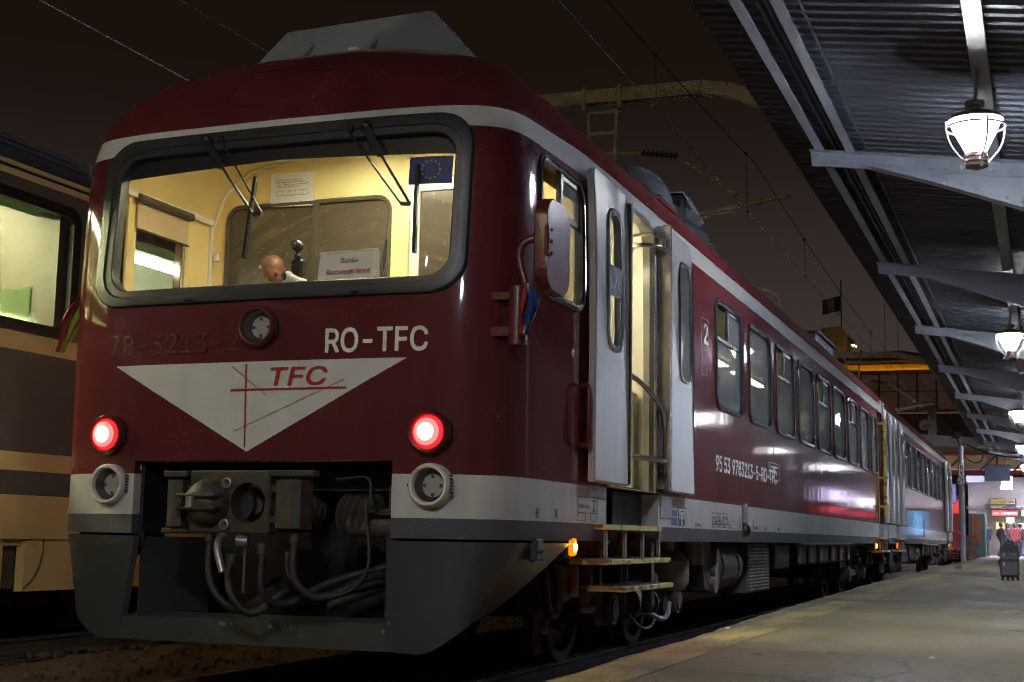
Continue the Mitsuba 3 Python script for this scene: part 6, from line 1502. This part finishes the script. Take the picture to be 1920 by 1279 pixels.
add('shrub', cat(*[ball((0.55 + 0.85 * (RNG.random() - 0.5), 54 + 0.6 * (RNG.random() - 0.5), 0.25 + 0.30 * RNG.random()), 0.09 + 0.09 * RNG.random(), 1, (1.3, 1, 0.8)) for _ in range(46)]), 'foliage', smooth=False, label='low dark mound of rubbish bags at the end of the rails', cat='rubbish heap')
tr2 = thing('luggage_trolley', 'metal luggage trolley with red handle near the green kiosk', 'trolley')
add(tr2 + '__frame', cat(*[tube(p_, 0.022, 6) for p_ in ([(0.55, 58, 0.35), (0.55, 58, 1.22)], [(1.22, 58, 0.35), (1.22, 58, 1.22)], [(0.55, 58, 0.35), (1.22, 58, 0.35)], [(0.55, 58, 0.7), (1.22, 58, 0.7)], [(0.55, 58, 0.35), (0.55, 57.2, 0.33)], [(1.22, 58, 0.35), (1.22, 57.2, 0.33)], [(0.88, 58, 0.35), (0.88, 58, 1.2)])]), 'chrome', smooth=40)
add(tr2 + '__handle', tube([(0.52, 58, 1.22), (1.25, 58, 1.22)], 0.03, 8), 'red_paint')
add(tr2 + '__castor', cat(*[cyl((x_, y_, 0.31), (x_ + 0.04, y_, 0.31), 0.06) for x_ in (0.55, 1.18) for y_ in (57.25, 58)]), 'rubber')

for lb, p_, fc, top_, lg_, st in (('person in a navy jacket standing by the green kiosk', (1.36, 67.0, 0.256), 185, 'cloth_navy', 'cloth_grey', 0.05), ('person in a dark red top walking, second from the kiosk', (2.02, 68.5, 0.256), 60, 'cloth_black', 'cloth_black', 0.25),
                                  ('person in grey walking in the middle of the group', (2.30, 70.0, 0.256), 200, 'cloth_grey', 'cloth_jean', -0.2), ('person in a red jacket at the right of the group', (2.66, 69.0, 0.256), 150, 'cloth_red', 'cloth_black', 0.15), ('person in black behind the red jacket', (2.88, 72.0, 0.256), 10, 'cloth_black', 'cloth_jean', 0.1)):
    person(lb, p_, fc, group='people waiting by the shop', top=top_, legs=lg_, stride=st, height=1.70)

# ------------------------------------------------------------------ suitcase and litter
su = thing('suitcase', 'black wheeled suitcase standing alone on the platform', 'suitcase')
sx_, sy2 = 3.47, 19.9
prof_ = Polygon(rrect(sx_ - 0.155, sx_ + 0.165, 0.30, 0.875, 0.05)).union(Polygon(rrect(sx_ - 0.10, sx_ + 0.12, 0.6, 0.905, 0.05)))
add(su + '__body', mv(prism(prof_, 'y', sy2 - 0.11, sy2 + 0.11), lambda v: v), 'case_fabric', smooth=30)
add(su + '__pocket', cat(box((sx_ - 0.14, sy2 - 0.155, 0.33), (sx_ + 0.15, sy2 - 0.111, 0.60), 0.02), box((sx_ - 0.14, sy2 - 0.140, 0.61), (sx_ + 0.15, sy2 - 0.111, 0.77), 0.015)), 'case_grey', smooth=25)
add(su + '__zip', cat(box((sx_ - 0.135, sy2 - 0.146, 0.757), (sx_ + 0.145, sy2 - 0.1405, 0.764)), box((sx_ - 0.135, sy2 - 0.160, 0.585), (sx_ + 0.145, sy2 - 0.1555, 0.592))), 'plastic_black', smooth=False)
add(su + '__buckle', cat(box((sx_ - 0.10, sy2 - 0.165, 0.50), (sx_ - 0.075, sy2 - 0.156, 0.58), 0.004), box((sx_ - 0.10, sy2 - 0.15, 0.67), (sx_ - 0.075, sy2 - 0.141, 0.73), 0.004), box((sx_ + 0.06, sy2 - 0.15, 0.70), (sx_ + 0.12, sy2 - 0.141, 0.715), 0.004)), 'chrome', smooth=False)
add(su + '__handle', cat(tube(curve([(sx_ - 0.055, sy2, 0.90), (sx_ - 0.04, sy2, 0.93), (sx_ + 0.05, sy2, 0.93), (sx_ + 0.065, sy2, 0.90)], 12), 0.013), box((sx_ - 0.185, sy2 - 0.03, 0.48), (sx_ - 0.155, sy2 + 0.03, 0.62), 0.012)), 'plastic_black')
for x_ in (-0.12, -0.03, 0.05, 0.14):
    add(su + '__wheel', cat(cyl((sx_ + x_ - 0.02, sy2 - 0.08, 0.275), (sx_ + x_ + 0.02, sy2 - 0.08, 0.275), 0.025), box((sx_ + x_ - 0.018, sy2 - 0.11, 0.275), (sx_ + x_ + 0.018, sy2 - 0.05, 0.32), 0.006)), 'plastic_black')
add('paper_scrap', hull([(1.95, 30, 0.256), (2.13, 30.05, 0.256), (2.0, 30.2, 0.256), (2.1, 30.15, 0.35), (1.97, 30.1, 0.33)]), 'kiosk_brown', smooth=False, label='crumpled orange-brown paper scrap on the platform beyond the yellow line', cat='litter')
for k, (x_, y_, lb) in enumerate(((1.93, 3.15, 'small white paper scrap near the platform edge'), (3.46, 1.3, 'tiny pale scrap at the lower right of the platform'))):
    add('paper_scrap', hull([(x_, y_, 0.256), (x_ + 0.035, y_ + 0.01, 0.256), (x_ + 0.01, y_ + 0.04, 0.256), (x_ + 0.03, y_ + 0.035, 0.268), (x_ + 0.005, y_ + 0.015, 0.266)]), 'paper', smooth=False, label=lb, cat='litter')

# ------------------------------------------------------------------ lit stalls of the platform's other side (seen mirrored in the train's paint)
for nm, lb, y0, y1, em in (('stall', 'platform stall with a lilac lit fascia over a red sign', 43.0, 50.0, (5.0, 4.0, 6.6)), ('stall', 'platform stall with a white lit fascia beside the lilac one', 51.5, 60.0, (5.2, 5.2, 6.2))):
    t = thing(nm, lb, 'stall', 'lit stalls along the platform')
    add(t + '__body', box((6.0, y0, 0.25), (8.2, y1, 1.9), 0.02), 'kiosk_green', smooth=False)
    add(t + '__roof', box((5.88, y0 - 0.1, 2.95), (8.3, y1 + 0.1, 3.05), 0.02), 'canopy_steel', smooth=False)
    add(t + '__red_sign', box((5.95, y0 + 0.4, 1.92), (5.995, y0 + 4.5, 2.14)), 'red_paint', smooth=False, emit=(1.6, 0.12, 0.2), weight=0.3)
    yk, k = y0 + 0.2, 0
    while yk < y1 - 1.0:
        w_ = (1.4, 0.7, 2.2, 0.5, 1.1)[k % 5]
        z_ = (2.30, 2.42, 2.36, 2.55, 2.28)[k % 5]
        add(t + '__fascia', box((5.9, yk, z_), (5.95, yk + w_, z_ + (0.5, 0.3, 0.42, 0.22, 0.55)[k % 5])), 'paper', smooth=False, emit=tuple(c * (0.5, 1.0, 0.7, 1.3, 0.35)[k % 5] for c in em), weight=0.3)
        yk += w_ + (0.15, 0.5, 0.1, 0.3, 0.8)[k % 5]
        k += 1
t = thing('stall', 'added unseen glowing box hidden behind the cream coach, lighting the left rail heads', 'stall')  # invented light source, added to put bright lines on the left rails
add(t + '__body', box((-24.0, 14.0, 0.2), (-21.1, 34.0, 3.0), 0.02), 'kiosk_green', smooth=False)
add(t + '__window', box((-21.09, 14.3, 0.9), (-21.02, 33.7, 2.4)), 'paper', smooth=False, emit=(5.0, 4.8, 4.4), weight=0.6)
vm = thing('vending_machine', 'vending machine with a blue lit front on the platform', 'vending machine')
add(vm + '__body', box((3.75, 53.0, 0.25), (4.6, 55.0, 2.3), 0.02), 'coach_blue', smooth=False)
add(vm + '__lit_front', box((3.72, 53.05, 1.2), (3.745, 54.95, 2.2)), 'paper', smooth=False, emit=(0.55, 1.9, 3.6), weight=0.8)

# ------------------------------------------------------------------ yard floodlights behind the viewpoint
for nm, lb, x_, y_, z_, em, aim in (('floodlight_mast', 'tall floodlight mast behind the viewpoint, on the platform side', 5.5, -17.0, 9.0, (420, 380, 300), (0, 0, 1.5)), ('floodlight_mast', 'tall floodlight mast behind the viewpoint, on the yard side', -3.0, -24.0, 11.0, (640, 520, 310), (0, 0, 1.5))):
    t = thing(nm, lb, 'floodlight')
    add(t + '__mast', cyl((x_, y_, 0), (x_, y_, z_ + 0.3), 0.12, 0.07), 'canopy_steel')
    d = np.array(aim, float) - [x_, y_, z_]
    d /= np.linalg.norm(d)
    o = np.array([x_, y_, z_]) + d * 0.25
    add(t + '__housing', revolve([(0.12, -0.25), (0.30, -0.02), (0.32, 0.02), (0.30, 0.02)], o, d, 24, closed=False), 'rubber_grey')
    add(t + '__lens', revolve([(0.29, 0.0), (0.2, 0.02), (0.01, 0.03)], o, d, 24), 'paper', emit=em, weight=9.0)
